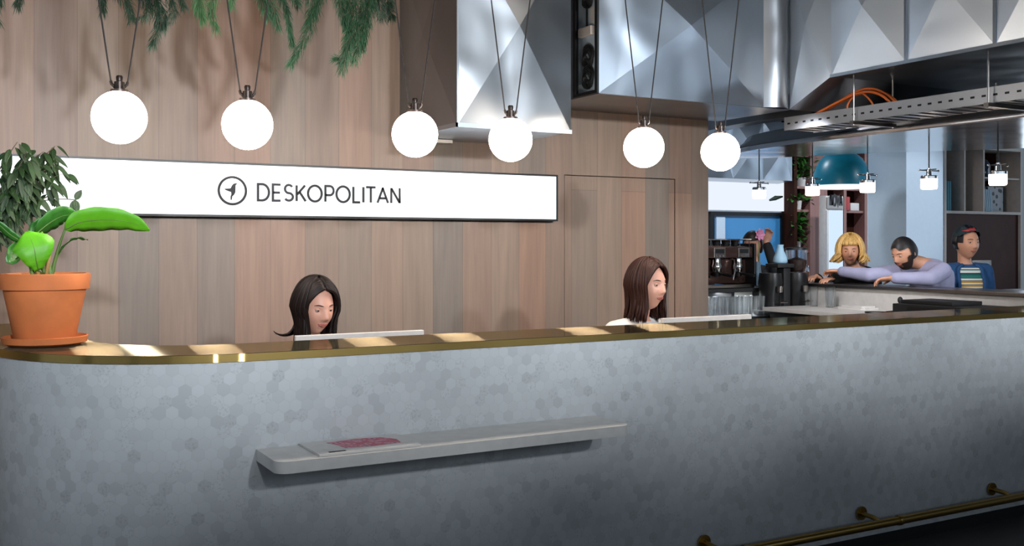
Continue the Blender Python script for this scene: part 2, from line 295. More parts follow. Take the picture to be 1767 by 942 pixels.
# ------------------------------------------------------------------ mesh builder
class MB:
    def __init__(s): s.v = []; s.f = []; s.uv = None
    def add(s, vs, fs):
        o = len(s.v); s.v += [Vector(v) for v in vs]; s.f += [tuple(i+o for i in f) for f in fs]; return s
    def box(s, x0, x1, y0, y1, z0, z1, bev=0):
        if bev <= 0:
            vs = [(x, y, z) for z in (z0, z1) for y in (y0, y1) for x in (x0, x1)]
            return s.add(vs, [(0, 2, 3, 1), (4, 5, 7, 6), (0, 1, 5, 4), (2, 6, 7, 3), (0, 4, 6, 2), (1, 3, 7, 5)])
        bm = bmesh.new(); bmesh.ops.create_cube(bm, size=1)
        for v in bm.verts: v.co = Vector(((x0+x1)/2+v.co.x*(x1-x0), (y0+y1)/2+v.co.y*(y1-y0), (z0+z1)/2+v.co.z*(z1-z0)))
        bmesh.ops.bevel(bm, geom=bm.edges[:], offset=bev, segments=2, affect='EDGES', profile=.6)
        bm.verts.index_update(); r = s.add([v.co.copy() for v in bm.verts], [[v.index for v in f.verts] for f in bm.faces]); bm.free(); return r
    def prism(s, poly, z0, z1):
        n = len(poly); vs = [(x, y, z0) for x, y in poly]+[(x, y, z1) for x, y in poly]
        return s.add(vs, [tuple(reversed(range(n))), tuple(range(n, 2*n))]+[(i, (i+1) % n, n+(i+1) % n, n+i) for i in range(n)])
    def tube(s, pts, r, n=10, cap=True):
        pts = [Vector(p) for p in pts]; rs = r if isinstance(r, (list, tuple)) else [r]*len(pts)
        o = len(s.v); prev = None
        for i, p in enumerate(pts):
            t = (pts[min(i+1, len(pts)-1)]-pts[max(i-1, 0)])
            t = t.normalized() if t.length > 1e-9 else Vector((0, 0, 1))
            if prev is None: a = t.orthogonal().normalized()
            else:
                a = prev - t*prev.dot(t); a = a.normalized() if a.length > 1e-6 else t.orthogonal().normalized()
            prev = a; b = t.cross(a)
            for k in range(n): s.v.append(p+(a*math.cos(2*PI*k/n)+b*math.sin(2*PI*k/n))*rs[i])
        for i in range(len(pts)-1):
            for k in range(n): s.f.append((o+i*n+k, o+i*n+(k+1) % n, o+(i+1)*n+(k+1) % n, o+(i+1)*n+k))
        if cap: s.f.append(tuple(o+k for k in reversed(range(n)))); s.f.append(tuple(o+(len(pts)-1)*n+k for k in range(n)))
        return s
    def lathe(s, prof, c, n=32, axis='z'):
        o = len(s.v); cx, cy, cz = c
        for r, z in prof:
            for k in range(n):
                a = 2*PI*k/n; x, y = r*math.cos(a), r*math.sin(a)
                s.v.append(Vector((cx+x, cy+y, cz+z)) if axis == 'z' else (Vector((cx+x, cy+z, cz+y)) if axis == 'y' else Vector((cx+z, cy+x, cz+y))))
        for i in range(len(prof)-1):
            for k in range(n): s.f.append((o+i*n+k, o+i*n+(k+1) % n, o+(i+1)*n+(k+1) % n, o+(i+1)*n+k))
        if prof[0][0] > 1e-6: s.f.append(tuple(o+k for k in reversed(range(n))))
        if prof[-1][0] > 1e-6: s.f.append(tuple(o+(len(prof)-1)*n+k for k in range(n)))
        return s
    def ball(s, c, rx, ry=None, rz=None, n=20, m=12, mtx=None):
        ry = rx if ry is None else ry; rz = rx if rz is None else rz; c = Vector(c); o = len(s.v)
        for i in range(m+1):
            th = PI*i/m
            for k in range(n):
                a = 2*PI*k/n; d = Vector((rx*math.sin(th)*math.cos(a), ry*math.sin(th)*math.sin(a), rz*math.cos(th)))
                if mtx: d = mtx @ d
                s.v.append(c+d)
        for i in range(m):
            for k in range(n): s.f.append((o+i*n+k, o+(i+1)*n+k, o+(i+1)*n+(k+1) % n, o+i*n+(k+1) % n))
        return s
    def loft(s, rings, n=20):
        o = len(s.v)
        for c, rx, ry, rt, fw in rings:
            for k in range(n):
                a = 2*PI*k/n; ca, sa = math.cos(a), math.sin(a)
                ca = math.copysign(abs(ca)**.85, ca); sa = math.copysign(abs(sa)**.85, sa)
                s.v.append(Vector(c)+rt*rx*ca+fw*ry*sa)
        m = len(rings)
        for i in range(m-1):
            for k in range(n): s.f.append((o+i*n+k, o+i*n+(k+1) % n, o+(i+1)*n+(k+1) % n, o+(i+1)*n+k))
        s.f.append(tuple(o+k for k in reversed(range(n)))); s.f.append(tuple(o+(m-1)*n+k for k in range(n)))
        return s
    def build(s, name, material, parent=None, smooth=None, fix=True):
        me = bpy.data.meshes.new(name)
        off = root_loc(parent) if parent else Vector((0, 0, 0))
        org = getattr(s, 'org', None)
        base = off if org is None else Vector(org)
        me.from_pydata([v-base for v in s.v], [], s.f); me.update()
        bm = bmesh.new(); bm.from_mesh(me)
        bmesh.ops.remove_doubles(bm, verts=bm.verts, dist=1e-6)
        if fix: bmesh.ops.recalc_face_normals(bm, faces=bm.faces)
        bm.to_mesh(me); bm.free()
        if smooth is not None:
            for p in me.polygons: p.use_smooth = True
            if smooth < 180: me.set_sharp_from_angle(angle=math.radians(smooth))
        me.materials.append(material)
        o = bpy.data.objects.new(name, me); COL.objects.link(o)
        if parent: o.parent = parent; o.location = base-off
        else: o.location = base
        return o
def root_loc(o):
    L = Vector((0, 0, 0))
    while o: L = L+o.location; o = o.parent
    return L
def tag(o, label=None, cat=None, group=None, kind=None):
    if label: o['label'] = label
    if cat: o['category'] = cat
    if group: o['group'] = group
    if kind: o['kind'] = kind
    return o
def thing(name, label, cat, loc, group=None):
    o = bpy.data.objects.new(name, None); o.location = loc; o.empty_display_size = .05; COL.objects.link(o)
    return tag(o, label, cat, group)
def dup(root, loc, label=None, rotz=0, group=None):
    r = root.copy(); COL.objects.link(r); r.location = loc; r.rotation_euler = (0, 0, rotz)
    if label: r['label'] = label
    if group: r['group'] = group
    for ch in list(root.children):
        c = ch.copy(); COL.objects.link(c); c.parent = r
        for g in list(ch.children):
            d = g.copy(); COL.objects.link(d); d.parent = c
    return r
def struct(name, mb, m, smooth=None):
    o = mb.build(name, m, None, smooth); o['kind'] = 'structure'; return o
def bez(p0, p1, p2, n=12):
    p0, p1, p2 = Vector(p0), Vector(p1), Vector(p2)
    return [p0*(1-t)**2+p1*2*t*(1-t)+p2*t*t for t in [i/n for i in range(n+1)]]
def spline(pts, n=8):
    P = [Vector(p) for p in pts]; P = [P[0]*2-P[1]]+P+[P[-1]*2-P[-2]]; out = []
    for i in range(1, len(P)-2):
        for k in range(n):
            t = k/n; a, b, c, d = P[i-1], P[i], P[i+1], P[i+2]
            out.append(.5*((2*b)+(c-a)*t+(2*a-5*b+4*c-d)*t*t+(3*b-a-3*c+d)*t**3))
    return out+[P[-2]]

# ------------------------------------------------------------------ room shell
YW, XE = 5.75, 4.87       # timber wall plane and its right-hand end
DX0, DX1, DZ = 3.635, 4.56, 1.975
struct('floor', MB().box(-4, 12, -4, 9.6, -.1, 0), M['floor'])
struct('ceiling', MB().box(-4, 12, -4, 9.6, 3.6, 3.7), M['ceil'])
wb = MB(); wb.box(-4, DX0-.006, YW, YW+.15, 0, 3.6).box(DX1+.006, XE, YW, YW+.15, 0, 3.6).box(DX0-.006, DX1+.006, YW, YW+.15, DZ+.006, 3.6)
wb.box(DX0-.006, DX1+.006, YW+.06, YW+.15, 0, DZ+.006)
struct('wall_back', wb, M['planks'])
dr = struct('door_1', MB().box(DX0, DX1, YW+.004, YW+.05, .004, DZ), M['planks'])
struct('wall_side', MB().box(XE-.12, XE, YW+.15, 9.5, 0, 3.6), M['whitewall'])
struct('wall_far', MB().box(XE-.12, 12, 9.5, 9.6, 0, 3.6), M['whitewall'])
def wall_openings(name, axis, c0, c1, a0, a1, opens, z0, z1):
    mb = MB(); xs = [a0]+[v for o in opens for v in o]+[a1]
    def bx(p, q, lo, hi):
        if axis == 'y': mb.box(p, q, c0, c1, lo, hi)
        else: mb.box(c0, c1, p, q, lo, hi)
    for i in range(0, len(xs), 2): bx(xs[i], xs[i+1], 0, 3.6)
    for p, q in opens: bx(p, q, 0, z0); bx(p, q, z1, 3.6)
    struct(name, mb, M['whitewall'])
    for k, (p, q) in enumerate(opens):
        f = MB(); t = .04; mid = (c0+c1)/2
        for a, b, lo, hi in ((p, p+t, z0, z1), (q-t, q, z0, z1), (p+t, q-t, z0, z0+t), (p+t, q-t, z1-t, z1), ((p+q)/2-.02, (p+q)/2+.02, z0+t, z1-t)):
            if axis == 'y': f.box(a, b, mid-.03, mid+.03, lo, hi)
            else: f.box(mid-.03, mid+.03, a, b, lo, hi)
        struct('window_%d' % WIN[0], f, M['black']); WIN[0] += 1
WIN = [1]
wall_openings('wall_front', 'y', -4.1, -4.0, -4, 12, [(-3.6, -1.2), (-.6, 1.8), (2.4, 4.8), (5.4, 7.8), (8.4, 10.8)], 2.2, 3.25)
wall_openings('wall_left', 'x', -4.1, -4.0, -4, YW, [(-2.9, -.7), (.1, 2.3), (2.9, 5.1)], 1.4, 3.2)
wall_openings('wall_right', 'x', 12, 12.1, -4, 9.5, [(.4, 2.8), (3.4, 5.8), (6.4, 8.8)], .9, 3.1)
struct('baseboard_back', MB().box(-4, DX0-.02, YW-.012, YW, 0, .08), M['black'])

# white painted column standing beyond the bar
cmb = MB().box(7.9, 8.42, 6.5, 6.95, 0, 3.6)
struct('column', cmb, M['column'])

# ------------------------------------------------------------------ reception counter
YC, ZB, ZT = 3.51, 1.112, 1.140
CC, CR = Vector((.95, 4.31)), .8      # rounded corner
def path(off, n=20):
    """counter outline, offset inwards by off: from the right end to the far end of the left return"""
    pts = [(6.45, YC+off)]
    for i in range(n+1):
        a = -PI/2 - (PI/2)*i/n; r = CR-off
        pts.append((CC.x+r*math.cos(a), CC.y+r*math.sin(a)))
    pts.append((CC.x-CR+off, 5.35)); return pts
def ribbon(off0, off1, z0, z1, uv=False):
    a, b = path(off0), path(off1); mb = MB(); n = len(a)
    for (x, y) in a: mb.v += [Vector((x, y, z0)), Vector((x, y, z1))]
    for (x, y) in b: mb.v += [Vector((x, y, z0)), Vector((x, y, z1))]
    o = 2*n
    for i in range(n-1):
        mb.f += [(2*i, 2*i+2, 2*i+3, 2*i+1), (o+2*i+2, o+2*i, o+2*i+1, o+2*i+3), (2*i+1, 2*i+3, o+2*i+3, o+2*i+1), (2*i+2, 2*i, o+2*i, o+2*i+2)]
    mb.f += [(0, 1, o+1, o), (2*n-1, 2*n-2, o+2*n-2, o+2*n-1)]
    return mb
counter = thing('reception_counter', 'long curved reception counter faced in grey marble hexagon mosaic with brass top', 'counter', (3, 3.7, 0))
fr = ribbon(0, .12, .075, ZB).build('tiled_front', M['hex'], counter, 30)
uvl = fr.data.uv_layers.new(name='UVMap')
off = root_loc(fr)
def arclen(x, y):
    if x >= CC.x and y < CC.y: return x
    if y >= CC.y: return CC.x-CR*PI/2-(y-CC.y)
    a = math.atan2(y-CC.y, x-CC.x); a = a if a < 0 else a-2*PI
    return CC.x-CR*(-PI/2-a)
for lp in fr.data.loops:
    c = fr.data.vertices[lp.vertex_index].co+off; uvl.data[lp.index].uv = (arclen(c.x, c.y), c.z)
ribbon(.035, .10, 0, .075).build('kick_plate', M['rubber'], counter, 30)
ribbon(-.006, .35, ZB+.0005, ZT-.001).build('brass_edge', M['brass_edge'], counter, 30)
ribbon(-.005, .349, ZT-.0008, ZT+.0008).build('brass_top', M['brass'], counter, 30)
tag(MB().box(1.05, 5.45, YC+.13, 4.28, .70, .735, .004).build('desk_worktop', M['white']), 'white working desk surface behind the reception counter', 'desk')['category'] = 'desk'
dk = bpy.data.objects['desk_worktop']
for x in (1.1, 2.6, 4.1, 5.35): MB().box(x, x+.04, YC+.2, 4.2, 0, .70).build('desk_leg', M['black'], dk)

# white ledge on the counter front
def rounded_rect(x0, x1, y0, y1, r, n=6, corners=(1, 1, 1, 1)):
    pts = []
    for (cx, cy, a0, on) in ((x0+r, y0+r, PI, corners[0]), (x1-r, y0+r, 1.5*PI, corners[1]), (x1-r, y1-r, 0, corners[2]), (x0+r, y1-r, .5*PI, corners[3])):
        if on: pts += [(cx+r*math.cos(a0+i*PI/2/n), cy+r*math.sin(a0+i*PI/2/n)) for i in range(n+1)]
        else: pts.append((cx+r*math.cos(a0+PI/4)*1.41421, cy+r*math.sin(a0+PI/4)*1.41421))
    return pts
led = MB().prism(rounded_rect(.95, 2.37, 3.255, YC-.001, .045, corners=(1, 1, 0, 0)), .765, .805).build('shelf_ledge', M['white'], None, 30)
tag(led, 'long white ledge with rounded corners projecting from the counter front', 'shelf')
bk = thing('leaflet', 'white leaflet with a red and pink patterned cover lying on the white ledge', 'leaflet', (1.28, 3.38, .805))
MB().box(1.10, 1.47, 3.275, 3.50, .8052, .813, .001).build('paper', M['white'], bk)
def cover_mat():
    N = NT('red_patterned_print'); b = N.b
    tc = N.n('ShaderNodeTexCoord'); g = N.n('ShaderNodeTexVoronoi'); g.inputs['Scale'].default_value = 34; N.l(tc.outputs['Object'], g.inputs['Vector'])
    rp = N.n('ShaderNodeValToRGB'); N.l(g.outputs['Distance'], rp.inputs[0]); e = rp.color_ramp.elements
    e[0].color = srgb('#7a2f4e'); e[0].position = .1; e[1].color = srgb('#c4586c'); e[1].position = .6
    x = e.new(.35); x.color = srgb('#dc9fae'); N.l(rp.outputs[0], b.inputs['Base Color']); return N.m
cv = MB(); poly = [(1.185, 3.455), (1.30, 3.475), (1.395, 3.46), (1.43, 3.40), (1.42, 3.335), (1.30, 3.325), (1.215, 3.34), (1.205, 3.40)]
cv.prism(poly, .8132, .8138).build('printed_cover', cover_mat(), bk)
MB().box(1.14, 1.20, 3.29, 3.305, .8132, .8140).build('printed_caption', M['ink'], bk)

# brass foot rail
fr_ = thing('foot_rail', 'brass foot rail on brackets along the base of the counter', 'rail', (4.4, 3.39, .17))
MB().tube([(2.75, 3.39, .17), (6.4, 3.39, .17)], .021, 16).build('rail', M['brass_rail'], fr_, 60)
for x in (2.94, 3.93, 4.93, 5.93):
    b = MB().tube([(x, 3.392, .178), (x, 3.42, .192), (x, YC-.006, .197)], [.014, .012, .012], 12)
    b.lathe([(.034, 0), (.034, .006), (.014, .014)][::-1], (x, YC-.016, .197), 20, 'y')
    b.build('bracket', M['brass_rail'], fr_, 40)
    MB().lathe([(.0245, -.012), (.026, 0), (.0245, .012)], (x+.14, 3.39, .17), 16, 'x').build('collar', M['brass_rail'], fr_, 40)

# ------------------------------------------------------------------ lit sign
SX0, SX1, SZ0, SZ1, SY = .205, 3.54, 1.667, 1.972, YW-.06
sg = thing('lightbox_sign', 'long backlit white sign in a black frame reading DESKOPOLITAN', 'sign', ((SX0+SX1)/2, YW-.03, SZ0))
fb = MB(); t = .012
fb.box(SX0, SX1, SY-.004, YW-.001, SZ1-t, SZ1).box(SX0, SX1, SY-.004, YW-.001, SZ0, SZ0+t).box(SX0, SX0+t, SY-.004, YW-.001, SZ0+t, SZ1-t).box(SX1-t, SX1, SY-.004, YW-.001, SZ0+t, SZ1-t)
fb.build('frame', M['black'], sg)
MB().box(SX0+t, SX1-t, SY, YW-.002, SZ0+t, SZ1-t).build('lit_panel', M['sign'], sg)
def stroke2d(pts, wd, closed=False):
    """flat ribbon outline quads for a 2-D polyline with mitred joints"""
    n = len(pts); L = []; R = []
    for i in range(n):
        p = Vector(pts[i]).to_2d() if len(pts[i]) > 2 else Vector(pts[i])
        a = Vector(pts[(i-1) % n]) if (i > 0 or closed) else None; c = Vector(pts[(i+1) % n]) if (i < n-1 or closed) else None
        d1 = (p-a).normalized() if a is not None else None; d2 = (c-p).normalized() if c is not None else None
        d = d1 if d2 is None else (d2 if d1 is None else (d1+d2).normalized())
        nn = Vector((-d.y, d.x)); k = 1.0
        if d1 is not None and d2 is not None: k = 1/max(.45, nn.dot(Vector((-d1.y, d1.x))))
        L.append(p+nn*wd/2*k); R.append(p-nn*wd/2*k)
    qs = []; m = n if closed else n-1
    for i in range(m): j = (i+1) % n; qs.append((L[i], L[j], R[j], R[i]))
    return qs
def arc(cx, cy, rx, ry, a0, a1, n=20): return [(cx+rx*math.cos(math.radians(a0+(a1-a0)*i/n)), cy+ry*math.sin(math.radians(a0+(a1-a0)*i/n))) for i in range(n+1)]
GL = {  # unit cap height letters: (advance, strokes)
 'D': (.86, [[(.08, 0), (.08, 1), (.34, 1)]+arc(.34, .5, .44, .5, 90, -90)[1:]+[(.08, 0)]]),
 'E': (.70, [[(.58, 1), (.08, 1), (.08, 0), (.58, 0)], [(.08, .5), (.54, .5)]]),
 'S': (.70, [arc(.34, .745, .25, .255, 30, 270, 16)+arc(.34, .255, .27, .235, 90, -150, 16)[1:]]),
 'K': (.72, [[(.08, 0), (.08, 1)], [(.64, 1), (.12, .42)], [(.27, .58), (.68, 0)]]),
 'O': (1.02, [arc(.5, .5, .46, .5, 0, 360, 40)]),
 'P': (.72, [[(.08, 0), (.08, 1), (.38, 1)]+arc(.38, .71, .26, .29, 90, -90)[1:]+[(.08, .42)]]),
 'L': (.60, [[(.08, 1), (.08, 0), (.56, 0)]]),
 'I': (.26, [[(.12, 1), (.12, 0)]]),
 'T': (.72, [[(.02, 1), (.70, 1)], [(.36, 1), (.36, 0)]]),
 'A': (.86, [[(.04, 0), (.44, 1)], [(.40, 1), (.80, 0)], [(.17, .3), (.67, .3)]]),
 'N': (.86, [[(.08, 0), (.08, 1)], [(.09, .97), (.69, .03)], [(.70, 0), (.70, 1)]]),
 'V': (.8, [[(.04, 1), (.4, 0), (.76, 1)]]), 'U': (.8, [[(.08, 1), (.08, .35)]+arc(.38, .33, .3, .33, 180, 360)+[(.68, 1)]]),
}
def lettering(text, x0, x1, z0, h, y, wd=.125, depth=.0015, axis='x'):
    tot = sum(GL[c][0] for c in text); k = (x1-x0)/(tot-.1)
    mb = MB(); cx = x0
    for c in text:
        adv, st = GL[c]
        for s_ in st:
            cl = (s_[0] == s_[-1]) or (Vector(s_[0])-Vector(s_[-1])).length < 1e-6
            for q in stroke2d([(px*k*.90, pz*h) for px, pz in (s_[:-1] if cl else s_)], wd*h, cl):
                a = [(cx+p.x, y, z0+p.y) for p in q]; b = [(cx+p.x, y-depth, z0+p.y) for p in q]
                mb.add(a+b, [(0, 1, 2, 3), (7, 6, 5, 4), (0, 4, 5, 1), (1, 5, 6, 2), (2, 6, 7, 3), (3, 7, 4, 0)])
        cx += adv*k
    return mb
ly = SY-.0005
ax0, ax1 = on_y(443, 330, SY).x, on_y(693, 335, SY).x
lz0 = on_y(443, 345.5, SY).z; lh = on_y(443, 317.5, SY).z-lz0
print('letters', ax0, ax1, lz0, lh)
lettering('DESKOPOLITAN', ax0, ax1, lz0, lh, ly, .15).build('lettering', M['ink'], sg)
c0 = on_y(401, 329, SY); rr = abs(on_y(425, 329, SY).x-on_y(378, 329, SY).x)/2
lg = MB()
for q in stroke2d([(rr*math.cos(2*PI*i/48), rr*math.sin(2*PI*i/48)) for i in range(48)], .0135, True):
    a = [(c0.x+p.x, ly, c0.z+p.y) for p in q]; b = [(c0.x+p.x, ly-.0015, c0.z+p.y) for p in q]
    lg.add(a+b, [(0, 1, 2, 3), (7, 6, 5, 4), (0, 4, 5, 1), (1, 5, 6, 2), (2, 6, 7, 3), (3, 7, 4, 0)])
bird = [(222, 112), (205, 120), (196, 130), (195, 165), (192, 200), (180, 222), (165, 235), (160, 268), (150, 270), (148, 240), (156, 215), (153, 195), (130, 188), (105, 178), (88, 165), (110, 163), (148, 160), (160, 135), (172, 118), (190, 110)]
bp = [(c0.x+(x-166)/125*rr, c0.z-(y-182)/128*rr) for x, y in bird]
n = len(bp); lg.add([(x, ly, z) for x, z in bp]+[(x, ly-.0015, z) for x, z in bp], [tuple(range(n)), tuple(range(2*n-1, n-1, -1))]+[(i, (i+1) % n, n+(i+1) % n, n+i) for i in range(n)])
lg.build('round_emblem', M['ink'], sg)

# ------------------------------------------------------------------ globe pendants
GY, GZ, GR = 4.10, 2.0, .101
gl = thing('globe_pendant', '', 'pendant light', (0, 0, 0), 'globe pendants in a row above the counter')
MB().ball((0, 0, 0), GR, n=40, m=26).build('globe', M['globe'], gl, 180)
h = MB(); h.lathe([(.033, GR-.008), (.033, GR+.004), (.020, GR+.006), (.019, GR+.034), (.011, GR+.036), (.013, GR+.052), (.010, GR+.058), (.001, GR+.059)], (0, 0, 0), 20)
for sx in (-1, 1): h.tube([(sx*.014, 0, GR+.012), (sx*.028, 0, GR+.024), (sx*.031, 0, GR+.036)], .006, 8)
h.build('lamp_holder', M['holder'], gl, 40)
for sx in (-1, 1): MB().tube([(sx*.030, 0, GR+.03), (sx*(.030+.142*1.46), 0, 3.6-GZ-.002)], .0032, 8).build('cord', M['cord'], gl, 60)
ords = ['leftmost', 'second from the left', 'third from the left', 'fourth from the left', 'fifth from the left', 'rightmost']
extra = ['near the potted plant', 'above the bird emblem', 'left of the creased duct', 'in front of the creased duct', 'above the woman in white', 'at the timber wall end']
for i, u in enumerate((206, 427, 716, 881, 1111, 1243)):
    p = on_y(u, 230, GY); lab = 'lit globe pendant on two cords, %s, %s' % (ords[i], extra[i])
    if i == 0: gl.location = (p.x, GY, GZ); gl['label'] = lab
    else: dup(gl, (p.x, GY, GZ), lab)

# ------------------------------------------------------------------ faceted ducts
def xpanel(mb, a, b, c, d, out, h=.03):
    """four-sided sheet with an X crease pushed out along out"""
    a, b, c, d = map(Vector, (a, b, c, d)); m = (a+b+c+d)/4+Vector(out)*h
    mb.add([a, b, c, d, m], [(0, 1, 4), (1, 2, 4), (2, 3, 4), (3, 0, 4)])
dA = thing('square_duct', 'upright square metal air duct with a creased front behind the globes', 'duct', (2.8, 5.3, 2.16))
X0, X1, Y0, Y1, Z0, Z1 = 2.44, 3.17, 4.95, YW-.002, 2.165, 3.598
m = MB(); xpanel(m, (X0, Y0, Z0), (X1, Y0, Z0), (X1, Y0, 3.30), (X0, Y0, 3.30), (0, -1, 0), .045)
m.add([(X0, Y0, 3.30), (X1, Y0, 3.30), (X1, Y0, Z1), (X0, Y0, Z1)], [(0, 1, 2, 3)])
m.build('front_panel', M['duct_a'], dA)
m = MB(); xpanel(m, (X0, Y1, Z0), (X0, Y0, Z0), (X0, Y0, 3.30), (X0, Y1, 3.30), (-1, 0, 0), .03)
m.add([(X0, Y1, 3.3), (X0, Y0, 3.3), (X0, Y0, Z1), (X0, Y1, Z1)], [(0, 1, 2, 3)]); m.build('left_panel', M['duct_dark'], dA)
m = MB(); xpanel(m, (X1, Y0, Z0), (X1, Y1, Z0), (X1, Y1, 3.30), (X1, Y0, 3.30), (1, 0, 0), .03)
m.add([(X1, Y0, 3.3), (X1, Y1, 3.3), (X1, Y1, Z1), (X1, Y0, Z1)], [(0, 1, 2, 3)]); m.build('right_panel', M['duct'], dA)
m = MB().box(X0, X1, Y0, Y1, Z0-.004, Z0+.002); m.box(X0-.012, X1+.004, Y0-.006, Y0+.0, Z0-.012, Z0+.012).build('bottom_panel', M['duct'], dA)
MB().box(X0-.012, X0, Y0-.006, Y1, Z0-.012, Z0+.012).build('side_flange', M['duct'], dA)
MB().box(X0-.006, X0+.006, Y0-.004, Y0+.002, Z0+.012, Z1).build('corner_flange', M['duct'], dA)
MB().box(X0+.02, X0+.30, Y1-.12, Y1-.0, Z0-.028, Z0-.008).build('white_lip', M['white'], dA)

# duct running along the timber wall, closed by a wiring box, with rounded corner
dB = thing('wall_duct', 'wide horizontal metal air duct with creased facets running above the panelled door', 'duct', (4.1, 5.3, 2.42))
BX0, BX1, BY0, BZ0, BZ1 = 3.50, 4.73, 5.03, 2.42, 3.598
m = MB(); xpanel(m, (3.42, BY0, BZ0), (BX1, BY0, BZ0), (BX1, BY0, 3.34), (3.42, BY0, 3.34), (0, -1, 0), .06)
m.add([(3.42, BY0, 3.34), (BX1, BY0, 3.34), (BX1, BY0, BZ1), (3.42, BY0, BZ1)], [(0, 1, 2, 3)]); m.build('front_panel', M['duct'], dB)
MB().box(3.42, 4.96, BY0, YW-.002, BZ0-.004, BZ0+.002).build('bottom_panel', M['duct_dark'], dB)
cn = MB(); prof = [(BX1+(4.96-BX1)*math.sin(a), BY0+.05-.0-.05*math.cos(a)*1.0) for a in [PI/2*i/8 for i in range(9)]]
prof = [(BX1, BY0)]+[(BX1+.06+.11*math.sin(PI/2*i/8), BY0-.02-.0*i) for i in range(9)]+[(4.955, BY0)]
cn = MB(); n = 10
for i in range(n+1):
    a = PI*i/n; x = BX1+(4.955-BX1)*i/n; y = BY0-.05*math.sin(a)
    cn.v += [Vector((x, y, BZ0)), Vector((x, y, BZ1))]
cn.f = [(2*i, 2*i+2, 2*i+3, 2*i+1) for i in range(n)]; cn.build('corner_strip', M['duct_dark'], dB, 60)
# exposed wiring end
MB().box(3.43, 3.44, BY0+.01, YW-.01, BZ0, BZ1).build('end_plate', M['column'], dB)
MB().box(3.405, 3.43, BY0, BY0+.025, BZ0, BZ1).box(3.405, 3.43, 5.27, 5.295, BZ0, BZ1).box(3.405, 3.43, BY0+.025, 5.27, BZ0, BZ0+.02).build('end_frame', M['black'], dB)
for z in (2.53, 2.655, 3.02, 3.14):
    c = MB()
    for k in range(5):
        r = .025+.011*k
        c.tube([(3.415-.006*math.sin(3*a+k), 5.145+r*.85*math.cos(a), z+r*math.sin(a)) for a in [2*PI*i/18 for i in range(19)]], .006, 6)
    c.build('cable_coil', M['rubber'], dB, 60)
MB().box(3.40, 3.43, 5.09, 5.23, 2.78, 2.835, .004).build('junction_box', M['palewood'], dB)
MB().box(3.424, 3.43, 5.085, 5.13, 2.85, 2.95).build('white_label', M['white'], dB)
MB().tube([(3.42, 5.16, 2.82), (3.42, 5.16, 3.0)], .007, 8).build('conduit', M['black'], dB)

# duct turning towards the viewer, its side facing left
dC = thing('crossing_duct', 'large metal air duct with diamond facets crossing the ceiling at upper right', 'duct', (5.4, 3.5, 2.59))
XC = 4.96
zb = lambda y: 2.59 if y <= 4.66 else 2.59-(y-4.66)/(BY0-4.66)*(2.59-BZ0)
m = MB(); m.add([(XC, BY0, BZ0), (XC, 4.66, 2.59), (XC, 4.66, 3.36), (XC, BY0, 3.36), (XC-.03, 4.86, 2.95)], [(0, 1, 4), (1, 2, 4), (2, 3, 4), (3, 0, 4)])
ys = [4.66, 4.08, 3.50, 2.92, 2.34, 1.76, 1.0]
for a, b in zip(ys, ys[1:]): xpanel(m, (XC, a, 2.59), (XC, b, 2.59), (XC, b, 3.36), (XC, a, 3.36), (-1, 0, 0), .05)
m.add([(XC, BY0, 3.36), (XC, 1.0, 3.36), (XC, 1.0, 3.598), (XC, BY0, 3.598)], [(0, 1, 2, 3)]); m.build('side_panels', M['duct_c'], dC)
s = MB()
for y in ys[1:-1]: s.box(XC-.012, XC+.002, y-.008, y+.008, 2.585, 3.36)
s.box(XC-.014, XC+.002, 1.0, 4.66, 2.58, 2.60); s.build('seams', M['duct'], dC)
u = MB(); u.add([(XC, BY0, BZ0), (6.3, BY0, BZ0), (6.3, 4.66, 2.59), (XC, 4.66, 2.59), (XC, 1.0, 2.59), (6.3, 1.0, 2.59)], [(0, 1, 2, 3), (3, 2, 5, 4)])
u.add([(6.3, BY0, BZ0), (6.3, BY0, 3.59), (6.3, 1.0, 3.59), (6.3, 1.0, 2.59), (6.3, 4.66, 2.59)], [(0, 1, 2, 3, 4)])
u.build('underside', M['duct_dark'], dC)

# ------------------------------------------------------------------ cable tray, hangers and orange cable
tr = thing('cable_tray', 'perforated steel cable tray running below the crossing duct', 'cable tray', (5.22, 4.0, 2.30))
mb = MB(); mb.box(5.08, 5.083, 2.2, 5.2, 2.30, 2.39); ob = mb.build('tray_side', M['perf'], tr)
mb = MB(); mb.box(5.357, 5.36, 2.2, 5.2, 2.30, 2.39).build('tray_side', M['perf'], tr)
mb = MB()
for i in range(int(3.0/.05)): mb.box(5.083, 5.357, 2.2+i*.05, 2.2+i*.05+.032, 2.298+.006*(i % 2), 2.304+.006*(i % 2))
mb.build('tray_bottom', M['steel'], tr)
for y in (4.55, 3.6, 2.7):
    mb = MB()
    for x in (5.04, 5.40): mb.tube([(x, y, 2.27), (x, y, 2.588)], .005, 8)
    mb.box(5.02, 5.42, y-.015, y+.015, 2.275, 2.297); mb.build('hanger', M['steel'], tr)
oc = MB()
for k, (a, b_, c, d) in enumerate(((.05, .16, .12, 0), (.08, .13, .10, .03), (.02, .10, .08, -.04))):
    oc.tube(spline([(5.15+d, 5.1, 2.335), (5.16+d, 4.9, 2.40+a*.3), (5.17+d, 4.6, 2.44+b_*.45), (5.17+d, 4.42, 2.43+c*.3), (5.2+d, 4.3, 2.335)]), .008, 8)
oc.tube(spline([(5.14, 4.66, 2.335), (5.13, 4.68, 2.42), (5.15, 4.60, 2.49), (5.17, 4.52, 2.42), (5.18, 4.5, 2.335)]), .006, 8)
tag(oc.build('cable', M['orange'], None, 60), 'orange electrical cables looping up out of the steel tray', 'cable')

